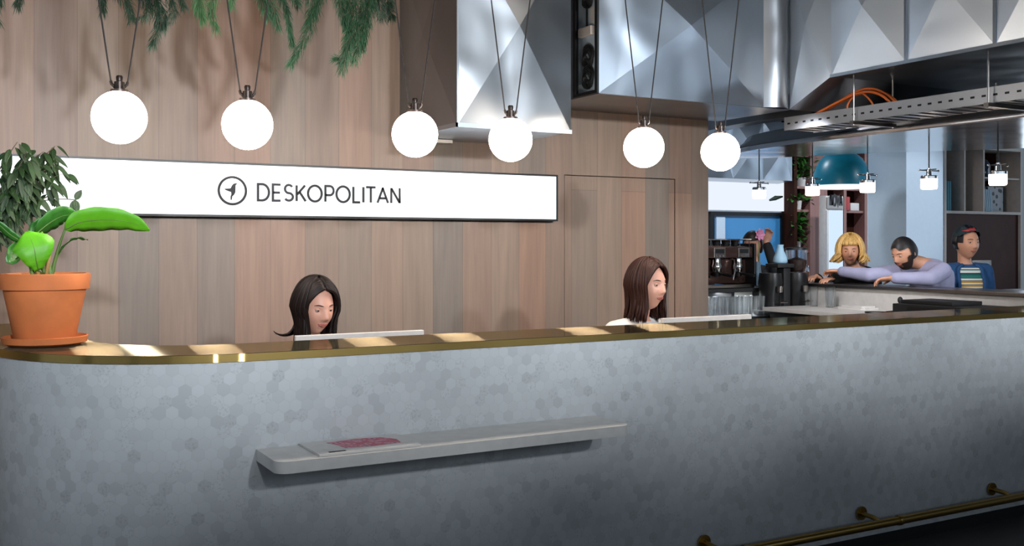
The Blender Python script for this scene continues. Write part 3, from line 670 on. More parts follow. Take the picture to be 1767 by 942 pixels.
# ------------------------------------------------------------------ metal canopy over the bar
def smooth_poly(pts, n=6): return [(p.x, p.y) for p in spline([(x, y, 0) for x, y in pts], n)]
outer = smooth_poly([(5.50, 2.2), (5.50, 3.6), (5.50, 4.8), (5.50, 5.45), (5.55, 5.95), (5.68, 6.35), (5.92, 6.66), (6.15, 6.60), (6.40, 6.15), (6.70, 5.65), (7.25, 4.95), (7.5, 4.2), (7.55, 3.3), (7.55, 2.2)])
cp = thing('bar_canopy', 'curved polished metal canopy hanging over the bar, lamps mirrored underneath', 'canopy', (6.3, 4.4, 2.25))
def inset(poly, d):
    c = Vector((6.3, 4.4)); out = []
    n = len(poly)
    for i in range(n):
        a, b = Vector(poly[i-1]), Vector(poly[(i+1) % n]); t_ = (b-a).normalized(); nn = Vector((-t_.y, t_.x)); p = Vector(poly[i])
        if (c-p).dot(nn) < 0: nn = -nn
        out.append(tuple(p+nn*d))
    return out
def canopy_side(rings):
    mb = MB(); n = len(rings[0][0])
    for poly, z in rings: mb.v += [Vector((x, y, z)) for x, y in poly]
    for r in range(len(rings)-1):
        for i in range(n-1): mb.f.append((r*n+i, r*n+i+1, (r+1)*n+i+1, (r+1)*n+i))
    return mb
canopy_side([(outer, 2.262), (inset(outer, -.006), 2.285), (outer, 2.30), (inset(outer, .09), 2.36), (inset(outer, .12), 2.40)]).build('rim', M['canopy'], cp, 60)
MB().prism(outer, 2.256, 2.262).build('underside', M['canopy'], cp)
up = inset(outer, .12)
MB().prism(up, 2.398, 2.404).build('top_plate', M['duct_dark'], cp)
for (x, y) in ((5.9, 5.6), (6.1, 4.3), (6.9, 4.6)): MB().tube([(x, y, 2.405), (x, y, 2.585 if y < 4.66 and x < 6.3 else 3.6)], .006, 8).build('hanger_rod', M['steel'], cp)
# brown fascia duct curving off the timber wall
fa = smooth_poly([(5.36, 5.22), (5.28, 5.6), (5.30, 6.0), (5.42, 6.45), (5.65, 6.85), (5.95, 7.05)])
mb = MB(); nn_ = len(fa)
for x, y in fa: mb.v += [Vector((x, y, 2.43)), Vector((x, y, 2.60))]
for x, y in fa: mb.v += [Vector((x+.15, y+.02, 2.60)), Vector((x+.15, y+.02, 2.43))]
for i in range(nn_-1):
    mb.f += [(2*i, 2*i+2, 2*i+3, 2*i+1), (2*i+1, 2*i+3, 2*nn_+2*i+2, 2*nn_+2*i), (2*nn_+2*i+1, 2*nn_+2*i+3, 2*i+2, 2*i), (2*nn_+2*i, 2*nn_+2*i+2, 2*nn_+2*i+3, 2*nn_+2*i+1)]
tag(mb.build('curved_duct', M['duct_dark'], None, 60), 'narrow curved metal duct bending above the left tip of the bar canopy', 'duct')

# small pendants under the canopy
sp = thing('bar_pendant', '', 'pendant light', (0, 0, 0), 'small glass pendants under the bar canopy')
MB().lathe([(.001, -.052), (.050, -.05), (.056, -.04), (.056, .022), (.050, .028)], (0, 0, 0), 28).build('glass_shade', M['smalllamp'], sp, 50)
MB().lathe([(.058, .022), (.058, .040), (.052, .046), (.020, .048), (.018, .085), (.012, .09), (.012, .10), (.001, .101)], (0, 0, 0), 24).build('chrome_cap', M['chrome'], sp, 40)
MB().tube([(-.10, 0, .082), (.10, 0, .082)], .004, 8).ball((-.10, 0, .082), .008, n=8, m=6).ball((.10, 0, .082), .008, n=8, m=6).tube([(0, -.06, .088), (0, .06, .088)], .004, 8).build('cross_arm', M['chrome'], sp, 60)
MB().tube([(0, 0, .098), (0, 0, .3005)], .005, 8).build('stem', M['black'], sp, 60)
plab = ['nearest the camera, in front of the right shelf unit', 'second nearest, in front of the bright column face', 'third along, at the left edge of the column', 'fourth along, at the left edge of the teal dome', 'farthest back, in front of the white far panel']
for i, (u, v) in enumerate(((1722, 318), (1603, 321), (1497, 323), (1402, 324), (1310, 325))):
    p = on_x(u, v, 6.1); lab = 'small lit glass cylinder pendant, ' + plab[i]
    z = 1.955
    if i == 0: sp.location = (p.x, p.y, z); sp['label'] = lab
    else: dup(sp, (p.x, p.y, z), lab)

# ------------------------------------------------------------------ foliage helpers
def leaf(mb, base, direction, up, length, width, droop=.3, fold=.15, nseg=12, tip=.5, wav=0):
    d = Vector(direction).normalized(); up = Vector(up); sd = d.cross(up).normalized(); up = sd.cross(d).normalized()
    o = len(mb.v); b = Vector(base)
    for i in range(nseg+1):
        t = i/nseg; c = b+d*(length*t*(1-.12*droop*t))+Vector((0, 0, -1))*(droop*length*t*t)
        wd = width*math.sin(PI*min(1, t)**tip)**.8*.5 if 0 < t < 1 else .001
        f = fold*wd; wv = wav*width*math.sin(t*14)
        mb.v += [c-sd*wd+up*(f+wv), c-sd*wd*.5+up*f*.4, c, c+sd*wd*.5+up*f*.4, c+sd*wd+up*(f-wv)]
    for i in range(nseg):
        for k in range(4): a = o+i*5+k; mb.f.append((a, a+1, a+6, a+5))
def thick(o, t=.0015):
    m_ = o.modifiers.new('solid', 'SOLIDIFY'); m_.thickness = t; m_.offset = 0; return o

# terracotta pot plant on the counter corner
px, py = .333, 4.15; pz = ZT+.001
pl = thing('potted_plant', 'broad bright green leaved plant in a terracotta pot on the left corner of the counter', 'potted plant', (px, py, pz))
MB().lathe([(.001, 0), (.118, 0), (.145, .012), (.150, .034), (.143, .036), (.136, .018), (.105, .012), (.001, .012)], (px, py, pz), 48).build('saucer', M['terra'], pl, 40)
MB().lathe([(.001, .013), (.100, .013), (.104, .018), (.142, .205), (.142, .208), (.154, .210), (.158, .262), (.154, .268), (.143, .268), (.139, .25), (.136, .235), (.001, .235)], (px, py, pz), 48).build('pot', M['terra'], pl, 40)
MB().lathe([(.001, .246), (.07, .25), (.138, .240)], (px, py, pz), 32).build('soil', M['soil'], pl, 180)
S0 = Vector((px-.01, py, pz+.24))
def P(u, v, dy=0): return on_y(u, v, py+dy)
def leaf_path(name, m_, pts, width, prof, side=None, fold=.12, parent=None, lab=None):
    """leaf along a centre line with its own width profile"""
    C = spline(pts, 5); n = len(C); mb = MB()
    for i, c in enumerate(C):
        t = i/(n-1); d = (C[min(i+1, n-1)]-C[max(i-1, 0)]).normalized()
        s_ = Vector(side) if side else d.cross(Vector((0, 0, 1)))
        s_ = (s_-d*s_.dot(d)).normalized(); up = s_.cross(d).normalized()
        if up.z < 0: up = -up
        w_ = width*prof(t)*.5+.0006
        for k in (-1, -.5, 0, .5, 1): mb.v.append(c+s_*w_*k+up*(abs(k)*fold*w_+.0*k)+up*.003*math.sin(t*30+k*2)*abs(k))
    for i in range(n-1):
        for k in range(4): a = i*5+k; mb.f.append((a, a+1, a+6, a+5))
    o = mb.build(name, m_, parent, 180); thick(o, .0018)
    if lab: o['label'] = lab
    rib = MB().tube(C, [.0032*(1-.8*i/(n-1)) for i in range(n)], 6).build('midrib', M['stem'], o, 180)
    return o
pf = lambda t: math.sin(PI*min(.999, max(.001, t**.75)))**.62
# long bright leaf reaching right
leaf_path('leaf', M['leaf_big'], [P(112, 396, -.02), P(140, 383, -.03), (P(185, 379, -.05)), P(225, 384, -.06), P(258, 398, -.06)], .105, pf, side=(.25, -.55, .75), parent=pl)
# broad leaf facing the camera
leaf_path('leaf', M['leaf_big'], [P(66, 466, -.04), P(62, 448, -.06), P(58, 425, -.06), P(46, 399, -.02)], .145, lambda t: (.16+.84*(t/.68)**.9) if t < .68 else 1-.95*((t-.68)/.32)**1.6, side=(.94, -.1, .25), fold=-.02, parent=pl)
leaf_path('leaf', M['leaf_mid'], [P(60, 405, .04), P(85, 385, .05), P(110, 372, .06), P(132, 372, .08)], .10, pf, side=(.2, -.5, .8), parent=pl)
leaf_path('leaf', M['leaf_mid'], [P(45, 440, .03), P(25, 450, .03), P(22, 435, .04), P(32, 410, .05)], .07, pf, side=(.5, .6, .4), parent=pl)
leaf_path('leaf', M['leaf_mid'], [P(90, 462, .02), P(108, 428, 0), P(130, 412, -.02), P(152, 414, -.03)], .032, pf, side=(.2, -.9, .3), parent=pl)
leaf_path('leaf', M['leaf_mid'], [P(40, 418, .0), P(18, 405, .0), P(-2, 388, .0), P(-25, 380, .0)], .035, pf, side=(.2, -.5, .8), parent=pl)
leaf_path('leaf', M['leaf_mid'], [P(72, 455, .05), P(66, 420, .06), P(60, 395, .06), P(70, 376, .05)], .05, pf, side=(.8, .1, .1), parent=pl)
for q, e in enumerate([(112, 396, -.02), (66, 466, -.04), (60, 405, .04), (45, 440, .03), (90, 462, .02), (40, 418, 0), (72, 400, .02)]):
    b0 = S0+Vector((.03*math.cos(q*1.1), .025*math.sin(q*1.9), 0)); e0 = P(*e); mid = (b0+e0)/2+Vector((0, 0, .01))
    if e[1] > 450: mid = b0*.5+e0*.5
    MB().tube(bez(b0, Vector((b0.x*.7+e0.x*.3, b0.y, (b0.z+e0.z)/2)), e0), [.008-.0045*i/12 for i in range(13)], 8).build('stem', M['stem'], pl, 180)
for q in range(6):
    a = q*1.05; b0 = S0+Vector((.022*math.cos(a), .02*math.sin(a), 0))
    MB().tube([b0, b0+Vector((.016*math.cos(a), .012*math.sin(a), .05+.01*(q % 3))), b0+Vector((.03*math.cos(a), .02*math.sin(a), .09+.012*(q % 2)))], [.009, .006, .001], 8).build('sheath', M['stem_tan'], pl, 180)

# dark leaved fig in a terracotta pot on a tall stand, mostly out of frame on the left
fx, fy, fz = .07, 4.72, 1.415
fg = thing('weeping_fig', 'dark green small leaved fig in a terracotta pot cut by the left edge', 'potted plant', (fx, fy, fz))
MB().lathe([(.001, -.006), (.085, -.006), (.10, .004), (.10, .02), (.001, .02)], (fx, fy, fz+.006), 36).build('saucer', M['terra'], fg, 40)
MB().lathe([(.001, .022), (.075, .022), (.105, .055), (.118, .10), (.110, .135), (.10, .14), (.10, .12), (.001, .12)], (fx, fy, fz), 36).build('pot', M['terra'], fg, 50)
MB().lathe([(.001, .125), (.10, .122)], (fx, fy, fz), 24).build('soil', M['soil'], fg)
ft = thing('plant_stand', 'tall black metal plant stand under the fig beyond the left edge', 'plant stand', (fx-.0, fy, 0))
MB().lathe([(.001, 0), (.075, 0), (.075, .012), (.012, .02), (.012, fz-.03), (.07, fz-.014), (.07, fz-.001), (.001, fz-.001)], (fx, fy, 0), 24).build('stand_column', M['black'], ft, 40)
ft.location = (fx, fy, 0)
random.seed(11)
lv = MB(); br = MB()
def fig_branch(a, b_, c, nl, spread=.05):
    pts = bez(a, b_, c, 14); br.tube(pts, [.006-.0045*i/14 for i in range(15)], 6)
    for k in range(nl):
        p = pts[random.randint(3, 14)]
        d = Vector((random.uniform(-1, 1), random.uniform(-1, 1), random.uniform(-1.1, .1))).normalized()
        s0 = p+d*random.uniform(.005, spread)
        leaf(lv, s0, d+Vector((.15, 0, -.5)), (random.uniform(-.3, .3), -.8, .6), random.uniform(.055, .09), random.uniform(.018, .028), .25, .2, 6, .8)
B0 = Vector((fx, fy, fz+.12))
for e, mid, nl in (((95, 252), (40, 300), 46), ((30, 245), (-10, 300), 40), ((60, 285), (20, 330), 46), ((108, 300), (50, 320), 26), ((110, 325), (60, 350), 22), ((5, 290), (-30, 330), 40), ((20, 350), (-20, 380), 40), ((55, 330), (10, 370), 36), ((75, 262), (10, 300), 38), ((-40, 270), (-50, 320), 30), ((100, 278), (50, 310), 28), ((10, 385), (-30, 400), 26), ((-50, 340), (-60, 380), 24), ((45, 265), (20, 320), 36)):
    dy = random.uniform(-.12, .12)
    fig_branch(B0, on_y(mid[0], mid[1], fy+dy*.5), on_y(e[0], e[1], fy+dy), nl)
E1 = on_y(130, 345, fy-.05); br.tube(bez(on_y(60, 350, fy), on_y(95, 340, fy), E1), .002, 5)
for dv in ((135, 335, -.5), (127, 352, .6), (133, 365, .2)): leaf(lv, E1, on_y(dv[0], dv[1], fy-.05)-E1+Vector((.001, 0, 0)), (0, -1, .3), .055, .028, .1, .3, 6, .8)
thick(lv.build('foliage', M['leaf_dark'], fg, 180), .0008); br.build('branches', M['bark'], fg, 180)

# ------------------------------------------------------------------ hanging ferns above the counter
random.seed(5)
def hanging_fern(idx, crown_u, tails, m_, label, Y, dens=1.0):
    cr = on_y(crown_u, -90, Y); cr.z = 2.86
    t_ = thing('hanging_fern', label, 'hanging plant', (cr.x, Y, 2.86), 'feathery ferns hanging above the counter')
    MB().lathe([(.001, 0), (.07, 0), (.10, .14), (.105, .14), (.105, .155), (.095, .155), (.09, .13), (.001, .13)], (cr.x, Y, 2.80), 24).build('pot', M['black'], t_, 40)
    MB().tube([(cr.x, Y, 2.93), (cr.x, Y, 3.6)], .004, 6).build('hanging_wire', M['steel'], t_)
    nd = MB(); st = MB()
    for tl in tails:
        pts, wdt = tl[0], tl[1]
        P3 = [Vector((cr.x+random.uniform(-.04, .04), Y, 2.94)), Vector((cr.x*.4+on_y(pts[0][0], -60, Y).x*.6, Y-.03, 2.88))]
        P3 += [on_y(u, v, Y+random.uniform(-.03, .03)) for u, v in pts]
        C = spline(P3, 8); st.tube(C, [.0035*(1-.7*i/(len(C)-1)) for i in range(len(C))], 5)
        L = [0]
        for a, b_ in zip(C, C[1:]): L.append(L[-1]+(b_-a).length)
        n = int(L[-1]*1500*dens)
        for k in range(n):
            s_ = random.random()*L[-1]; j = 0
            while j < len(L)-2 and L[j+1] < s_: j += 1
            f = (s_-L[j])/max(1e-6, L[j+1]-L[j]); p = C[j].lerp(C[j+1], f); d = (C[j+1]-C[j]).normalized()
            tt = s_/L[-1]; wloc = wdt*(1-.75*max(0, tt-.55)/.45)
            side = Vector((random.gauss(0, 1), random.gauss(0, .8), random.gauss(0, .5))); side = (side-d*side.dot(d)).normalized()
            root = p+side*random.random()*wloc*.55
            dd = (d*random.uniform(.7, 1.3)+side*random.uniform(.2, .9)+Vector((0, 0, -.35))).normalized()
            ln = random.uniform(.022, .05); e = root+dd*ln+Vector((0, 0, -.004))
            q = dd.cross(Vector((random.uniform(-1, 1), random.uniform(-1, 1), random.uniform(-1, 1)))).normalized()*.0011
            mid = root.lerp(e, .5)+side*.002
            o = len(nd.v); nd.v += [root-q, root+q, mid+q*1.1, mid-q*1.1, e]; nd.f += [(o, o+1, o+2, o+3), (o+3, o+2, o+4)]
    nd.build('foliage', m_, t_, None, fix=False); st.build('stems', M['bark'], t_, 180)
hanging_fern(0, 5, [([(0, -20), (-5, 14)], .05), ([(35, -30), (30, 10)], .04), ([(-10, 0), (-4, 38)], .02)], M['needle_dark'], 'dark feathery fern at the top left corner', 4.5)
hanging_fern(1, 235, [([(205, -30), (222, 8), (228, 34)], .06), ([(250, -30), (280, 20), (262, 78)], .05), ([(285, -30), (298, 15), (282, 48)], .05), ([(300, -40), (318, 12)], .035), ([(240, -30), (255, 20), (243, 30)], .05), ([(180, -30), (178, 20)], .03), ([(260, -30), (270, 14), (272, 40)], .08)], M['needle_dark'], 'dark fern with a pointed tail beside the leftmost globe cord', 4.35)
hanging_fern(2, 355, [([(345, -30), (345, 8), (350, 36)], .06), ([(370, -30), (365, 15), (372, 52)], .05), ([(395, -30), (400, 12)], .04), ([(345, -30), (338, 5), (342, 22)], .05)], M['needle_light'], 'paler green wispy fern left of the second globe cords', 4.55)
hanging_fern(3, 490, [([(455, -30), (470, 10), (480, 48)], .06), ([(480, -30), (495, 20), (505, 80)], .018), ([(530, -30), (540, 15), (528, 62), (500, 112)], .055), ([(560, -40), (548, 10), (530, 40)], .045), ([(500, -30), (515, 10)], .05), ([(450, -30), (455, 10), (462, 30)], .06)], M['needle'], 'green fern with a long curling tail between second and third globes', 4.4)
hanging_fern(4, 620, [([(610, -30), (615, 30), (600, 80), (590, 122)], .095), ([(585, -30), (590, 20), (598, 50)], .06), ([(630, -30), (630, 30), (618, 75), (612, 108)], .08), ([(640, -30), (632, 25), (625, 85)], .06), ([(600, -30), (605, 40), (596, 100), (578, 100)], .06)], M['needle'], 'thick green fern hanging lowest, left of the third globe', 4.3, 1.25)
hanging_fern(5, 660, [([(650, -30), (655, 10), (660, 32)], .08), ([(672, -30), (672, 12), (676, 30)], .06), ([(640, -30), (645, 12)], .07)], M['needle_dark'], 'nearly black fern tuft at the top beside the third globe cord', 4.5, 1.3)

# ------------------------------------------------------------------ people
M['skin'] = mat('fair_skin', '#d19a84', .5, 0, .05, 12, sss=.08)
M['skin_tan'] = mat('tan_skin', '#d39a7c', .5, 0, .06, 12, sss=.08)
M['lips'] = mat('lips', '#b0655a', .5)
M['eyewhite'] = mat('eye_white', '#a39890', .35); M['iris'] = mat('dark_iris', '#2a1a12', .2)
M['hair_dark'] = mat('very_dark_brown_hair', '#170d0b', .5, 0, .3, 120, spec=.22, stretch=(1, 1, .1))
M['hair_brown'] = mat('dark_brown_hair', '#2f1710', .5, 0, .35, 120, spec=.22, stretch=(1, 1, .1))
M['hair_blond'] = mat('blond_hair', '#d6ad68', .45, 0, .35, 120, stretch=(1, 1, .1))
M['hair_black'] = mat('black_hair', '#141114', .5, 0, .3, 90)
M['beard'] = mat('dark_beard', '#2a1a15', .8, 0, .4, 150)
M['whiteshirt'] = mat('white_blouse', '#dcd6d2', .85, 0, .04)
M['blackcloth'] = mat('black_cloth', '#131418', .85, 0, .1)
M['lilac'] = mat('pale_lilac_shirt', '#a9a9c8', .85, 0, .06)
M['denim'] = mat('blue_cardigan', '#2c5686', .9, 0, .12, 30)
M['jeans'] = mat('dark_trousers', '#23262e', .9)
M['grass'] = mat('dark_print', '#25343a', .9, 0, .5, 30)

def head_point(d, k=1.0):
    x, y, z = d
    sx, sy, sz = .0745, .096, .118
    p = Vector((x*sx, y*sy, z*sz))
    if z < 0:
        p.x *= 1-.33*(-z)**1.5
        if y > 0: p.y *= 1-.10*(-z)**2
        else: p.y *= 1-.45*min(1, max(0, -z-.1))
    if y > 0:
        g = lambda a, s: math.exp(-(a/s)**2)
        X, Z = p.x, p.z; q = 0
        q += g(X, .012)*(.018*g(Z+.022, .012)+.012*g(Z+.002, .018)) + .006*g(abs(X)-.013, .007)*g(Z+.028, .009)
        q -= .0095*g(abs(X)-.031, .015)*g(Z-.012, .012)
        q += .0045*g(abs(X)-.026, .02)*g(Z-.032, .009)
        q += g(X, .022)*(.0045*g(Z+.051, .0055)+.004*g(Z+.062, .0065)-.003*g(Z+.0565, .0025))
        q += .008*g(X, .02)*g(Z+.098, .014)
        q += .004*g(abs(X)-.043, .016)*g(Z+.028, .018)
        p.y += q
    return p*k
def sph(i, k, m=56, n=72):
    th = PI*i/m; a = 2*PI*k/n
    return (math.sin(th)*math.sin(a), math.sin(th)*math.cos(a), math.cos(th))
def head_geo(mb, H, s):
    m, n = 56, 72; o = len(mb.v)
    for i in range(m+1):
        for k in range(n): mb.v.append(H @ (head_point(sph(i, k, m, n))*s))
    for i in range(m):
        for k in range(n): mb.f.append((o+i*n+k, o+i*n+(k+1) % n, o+(i+1)*n+(k+1) % n, o+(i+1)*n+k))
    for sx in (-1, 1):
        mt = (H.to_3x3() @ Matrix.Rotation(sx*.35, 3, 'Z'))
        mb.ball(H @ Vector((sx*.074*s, -.006*s, -.002*s)), .009*s, .017*s, .030*s, 12, 10, mt)
def patch(H, s, cond, grow, m=56, n=72):
    """closed shell over the part of the head where cond(direction) holds"""
    idx = {}; mb = MB(); fs = []
    for i in range(m):
        for k in range(n):
            q = [(i, k), (i, (k+1) % n), (i+1, (k+1) % n), (i+1, k)]
            if all(cond(Vector(sph(a, b, m, n))) for a, b in q): fs.append(q)
    for q in fs:
        for a in q:
            if a not in idx:
                idx[a] = len(mb.v); d = Vector(sph(a[0], a[1], m, n)); p = head_point(d)
                mb.v.append(H @ ((p+d*grow)*s))
        mb.f.append(tuple(idx[a] for a in q))
    return mb
def limb(mb, pts, rs, n=14):
    for i in range(len(pts)-1):
        a, b = Vector(pts[i]), Vector(pts[i+1]); k = 4
        mb.tube([a.lerp(b, j/k) for j in range(k+1)], [rs[i]+(rs[i+1]-rs[i])*j/k for j in range(k+1)], n)
    for p, r in zip(pts, rs): mb.ball(p, r, n=n, m=8)
def hand(mb, wr, d, nrm, thumb, s=1.0, curl=.5):
    d = Vector(d).normalized(); nrm = Vector(nrm); nrm = (nrm-d*nrm.dot(d)).normalized(); sd = d.cross(nrm).normalized()
    if sd.dot(Vector(thumb)) < 0: sd = -sd
    mt = Matrix((sd, d, nrm)).transposed(); wr = Vector(wr)
    mb.ball(wr+d*.045*s, .041*s, .054*s, .016*s, 16, 10, mt)
    mb.ball(wr+d*.070*s, .040*s, .024*s, .014*s, 16, 10, mt)
    for i, ln in enumerate((.070, .078, .073, .058)):
        b = wr+d*(.082-.004*abs(i-1.3))*s+sd*(.030-.020*i)*s; dd = (d+sd*(.10-.07*i)).normalized(); pts = [b]; a = 0
        for j, f in enumerate((.44, .31, .25)):
            a += curl*(.55+.35*j); b = b+(dd*math.cos(a)+nrm*math.sin(a))*ln*f*s; pts.append(b)
        limb(mb, pts, [.0092*s, .0086*s, .0078*s, .0066*s], 10)
    b = wr+d*.022*s+sd*.028*s; t1 = b+(d*.55+sd*.75+nrm*.2).normalized()*.040*s; t2 = t1+(d*.85+sd*.3+nrm*.35).normalized()*.030*s
    limb(mb, [wr+d*.015*s+sd*.012*s, b, t1, t2], [.014*s, .0135*s, .0105*s, .008*s], 10)
def apply_mods(o):
    dg = bpy.context.evaluated_depsgraph_get(); dg.update()
    me = bpy.data.meshes.new_from_object(o.evaluated_get(dg)); o.modifiers.clear(); o.data = me
    for p in me.polygons: p.use_smooth = True
def fuse(o, vox, it=2, f=.5):
    r = o.modifiers.new('r', 'REMESH'); r.mode = 'VOXEL'; r.voxel_size = vox; r.use_smooth_shade = True
    s = o.modifiers.new('s', 'SMOOTH'); s.iterations = it; s.factor = f
    apply_mods(o)
def torso_rings(sp, rt, s, add=0.0, top=True):
    """sp = [pelvis, waist, chest, shoulder line, neck base]"""
    W = [.165, .135, .165, .155, .055]; D = [.105, .095, .112, .075, .05]; out = []
    P = [Vector(p) for p in sp]
    ctr = [P[0]-(P[1]-P[0]).normalized()*.06*s]+P
    for i in range(len(P)):
        a = P[min(i+1, len(P)-1)]-P[max(i-1, 0)]; a.normalize(); fw = a.cross(Vector(rt)).normalized()*-1
        out.append((P[i], (W[i]+add)*s, (D[i]+add)*s, Vector(rt), fw))
    # denser: interpolate
    res = []
    for i in range(len(out)-1):
        for k in range(4):
            t = k/4; tt = t*t*(3-2*t); A, B = out[i], out[i+1]
            res.append((A[0].lerp(B[0], t), A[1]+(B[1]-A[1])*tt, A[2]+(B[2]-A[2])*tt, A[3], A[4].lerp(B[4], t).normalized()))
    res.append(out[-1])
    b = res[0]; res.insert(0, (b[0]+(sp[0]-Vector(sp[1])).normalized()*.09*s, b[1]*.9, b[2]*.9, b[3], b[4]))
    return res
def strands(H, s, L, phis, r=.006, layers=2, grow=.012, wave=.01, flare=0.0, inward=.25, down=Vector((0, 0, -1)), back=None, seed=1, th1=1.0):
    rnd = random.Random(seed); mb = MB(); R3 = H.to_3x3()
    for ly in range(layers):
        for ph in phis:
            p_ = ph+rnd.uniform(-2.5, 2.5); a = math.radians(p_); g = grow+.006*ly+rnd.uniform(-.002, .003); pts = []
            side = Vector((math.sin(a), math.cos(a), 0))
            n = 9
            for i in range(n+1):
                th = (PI/2)*(.05+(th1-.05)*i/n)
                d = Vector((math.sin(th)*side.x, math.sin(th)*side.y, math.cos(th)))
                # hair parting: start near the part line and sweep back from the brow
                p = Vector((d.x*.0745, d.y*.096 , d.z*.118)); p = p+d*g
                pts.append(H @ (p*s))
            base = pts[-1]; out = (R3 @ side).normalized(); ln = L(p_) if callable(L) else L
            ln *= rnd.uniform(.92, 1.05); w0 = rnd.uniform(0, 6)
            for j in range(1, 9 if ln else 1):
                t = j/8; q = base+down*ln*t*s + out*(-inward*.1*math.sin(PI*t*.6)+flare*t*t)*s + (R3 @ Vector((math.sin(w0+t*5), math.cos(w0+t*4), 0)))*wave*t*s
                pts.append(q)
            rr = [r*s*(.5+.5*min(1, i/4)) for i in range(len(pts))]; rr[-1] = r*s*.15; rr[-2] = r*s*.6
            mb.tube(pts, rr, 6)
    return mb
def curtain(mb, H, s, L, r=.0075, grow=.016, seed=1, n=22, ph1=64, wave=.006, down=Vector((0, 0, -1))):
    """front locks swept from a centre parting to each side of the face, then falling"""
    rnd = random.Random(seed); R3 = H.to_3x3()
    for sx in (-1, 1):
        for i in range(n):
            t = i/(n-1); th0 = math.radians(4+36*t); d0 = Vector((.02*sx, math.sin(th0), math.cos(th0))).normalized()
            a1 = math.radians(ph1+30*(1-t)+rnd.uniform(-2, 2)); d1 = Vector((sx*math.sin(a1), math.cos(a1), -.02))
            mid = (d0*.62+d1*.5+Vector((sx*.16, .06, .34*(1-.25*t)))).normalized(); pts = []
            for k in range(9):
                q = k/8; d = (d0*(1-q)**2+mid*2*q*(1-q)+d1*q*q).normalized(); g = grow+rnd.uniform(0, .002)+.004*math.sin(PI*q)
                pts.append(H @ ((Vector((d.x*.0745, d.y*.096, d.z*.118))+d*g)*s))
            base = pts[-1]; out = (R3 @ Vector((d1.x, d1.y, 0))).normalized(); w0 = rnd.uniform(0, 6); ln = L*rnd.uniform(.9, 1.05)
            for j in range(1, 8):
                q = j/7; pts.append(base+down*ln*q*s-out*.012*q*s+(R3 @ Vector((math.sin(w0+q*5), math.cos(w0+q*4), 0)))*wave*q*s)
            rr = [r*s]*len(pts); rr[0] = r*s*.4; rr[-1] = r*s*.15; rr[-2] = r*s*.6
            mb.tube(pts, rr, 6)
def face_bits(root, H, s, skin, smile=.002):
    R3 = H.to_3x3()
    for sx in (-1, 1):
        ec = Vector((sx*.031, .0725, .0105))
        ey = MB().ball(H @ (ec*s), .0116*s, n=18, m=12, mtx=R3).build('eye', M['eyewhite'], root, 180)
        MB().ball(H @ ((ec+Vector((.0005, .0072, -.0008)))*s), .0066*s, .0052*s, .0066*s, 14, 8, R3).build('iris', M['iris'], ey, 180)
        lid = MB(); nn, mm, rl_ = 18, 14, .0128*s
        for lo, hi in ((0, .43), (.62, 1)):
            o = len(lid.v)
            for i in range(mm+1):
                th = PI*(lo+(hi-lo)*i/mm)
                for k in range(nn+1):
                    a = PI*k/nn; lid.v.append(H @ (ec*s)+R3 @ Vector((rl_*math.sin(th)*math.cos(a), rl_*math.sin(th)*math.sin(a), rl_*math.cos(th))))
            for i in range(mm):
                for k in range(nn): q = o+i*(nn+1)+k; lid.f.append((q, q+1, q+nn+2, q+nn+1))
        thick(lid.build('eyelid', skin, root, 180, fix=False), .0008)
        pts = []
        for i in range(7):
            t = i/6; x = sx*(.014+.034*t); z = .030+.006*math.sin(PI*t*.8)-.004*t
            y = .096*math.sqrt(max(.05, 1-(x/.0745)**2-(z/.118)**2))+.002
            pts.append(H @ (Vector((x, y, z))*s))
        MB().tube(pts, [.001*s, .0024*s, .0028*s, .0028*s, .0024*s, .0016*s, .0008*s], 6).build('eyebrow', M['beard'], root, 180)
    pts = []; pt2 = []
    for i in range(9):
        t = -1+2*i/8; x = .024*t; zc = -.0545+smile*2*t*t
        for arr, dz in ((pts, .0035), (pt2, -.0045)):
            z = zc+dz*(1-t*t); y = .096*math.sqrt(max(.05, 1-(x/.066)**2-(z/.118)**2))*.985+.0042*math.exp(-(x/.022)**2)
            arr.append(H @ (Vector((x, y, z))*s))
    MB().tube(pts, [.0006*s]+[.0030*s]*7+[.0006*s], 6).tube(pt2, [.0006*s]+[.0038*s]*7+[.0006*s], 6).build('lips', M['lips'], root, 180)
def yawmat(c, fwd, pitch=0, roll=0):
    f = Vector(fwd).normalized(); yaw = math.atan2(-f.x, f.y)
    return Matrix.Translation(c) @ Matrix.Rotation(yaw, 4, 'Z') @ Matrix.Rotation(pitch, 4, 'X') @ Matrix.Rotation(roll, 4, 'Y')
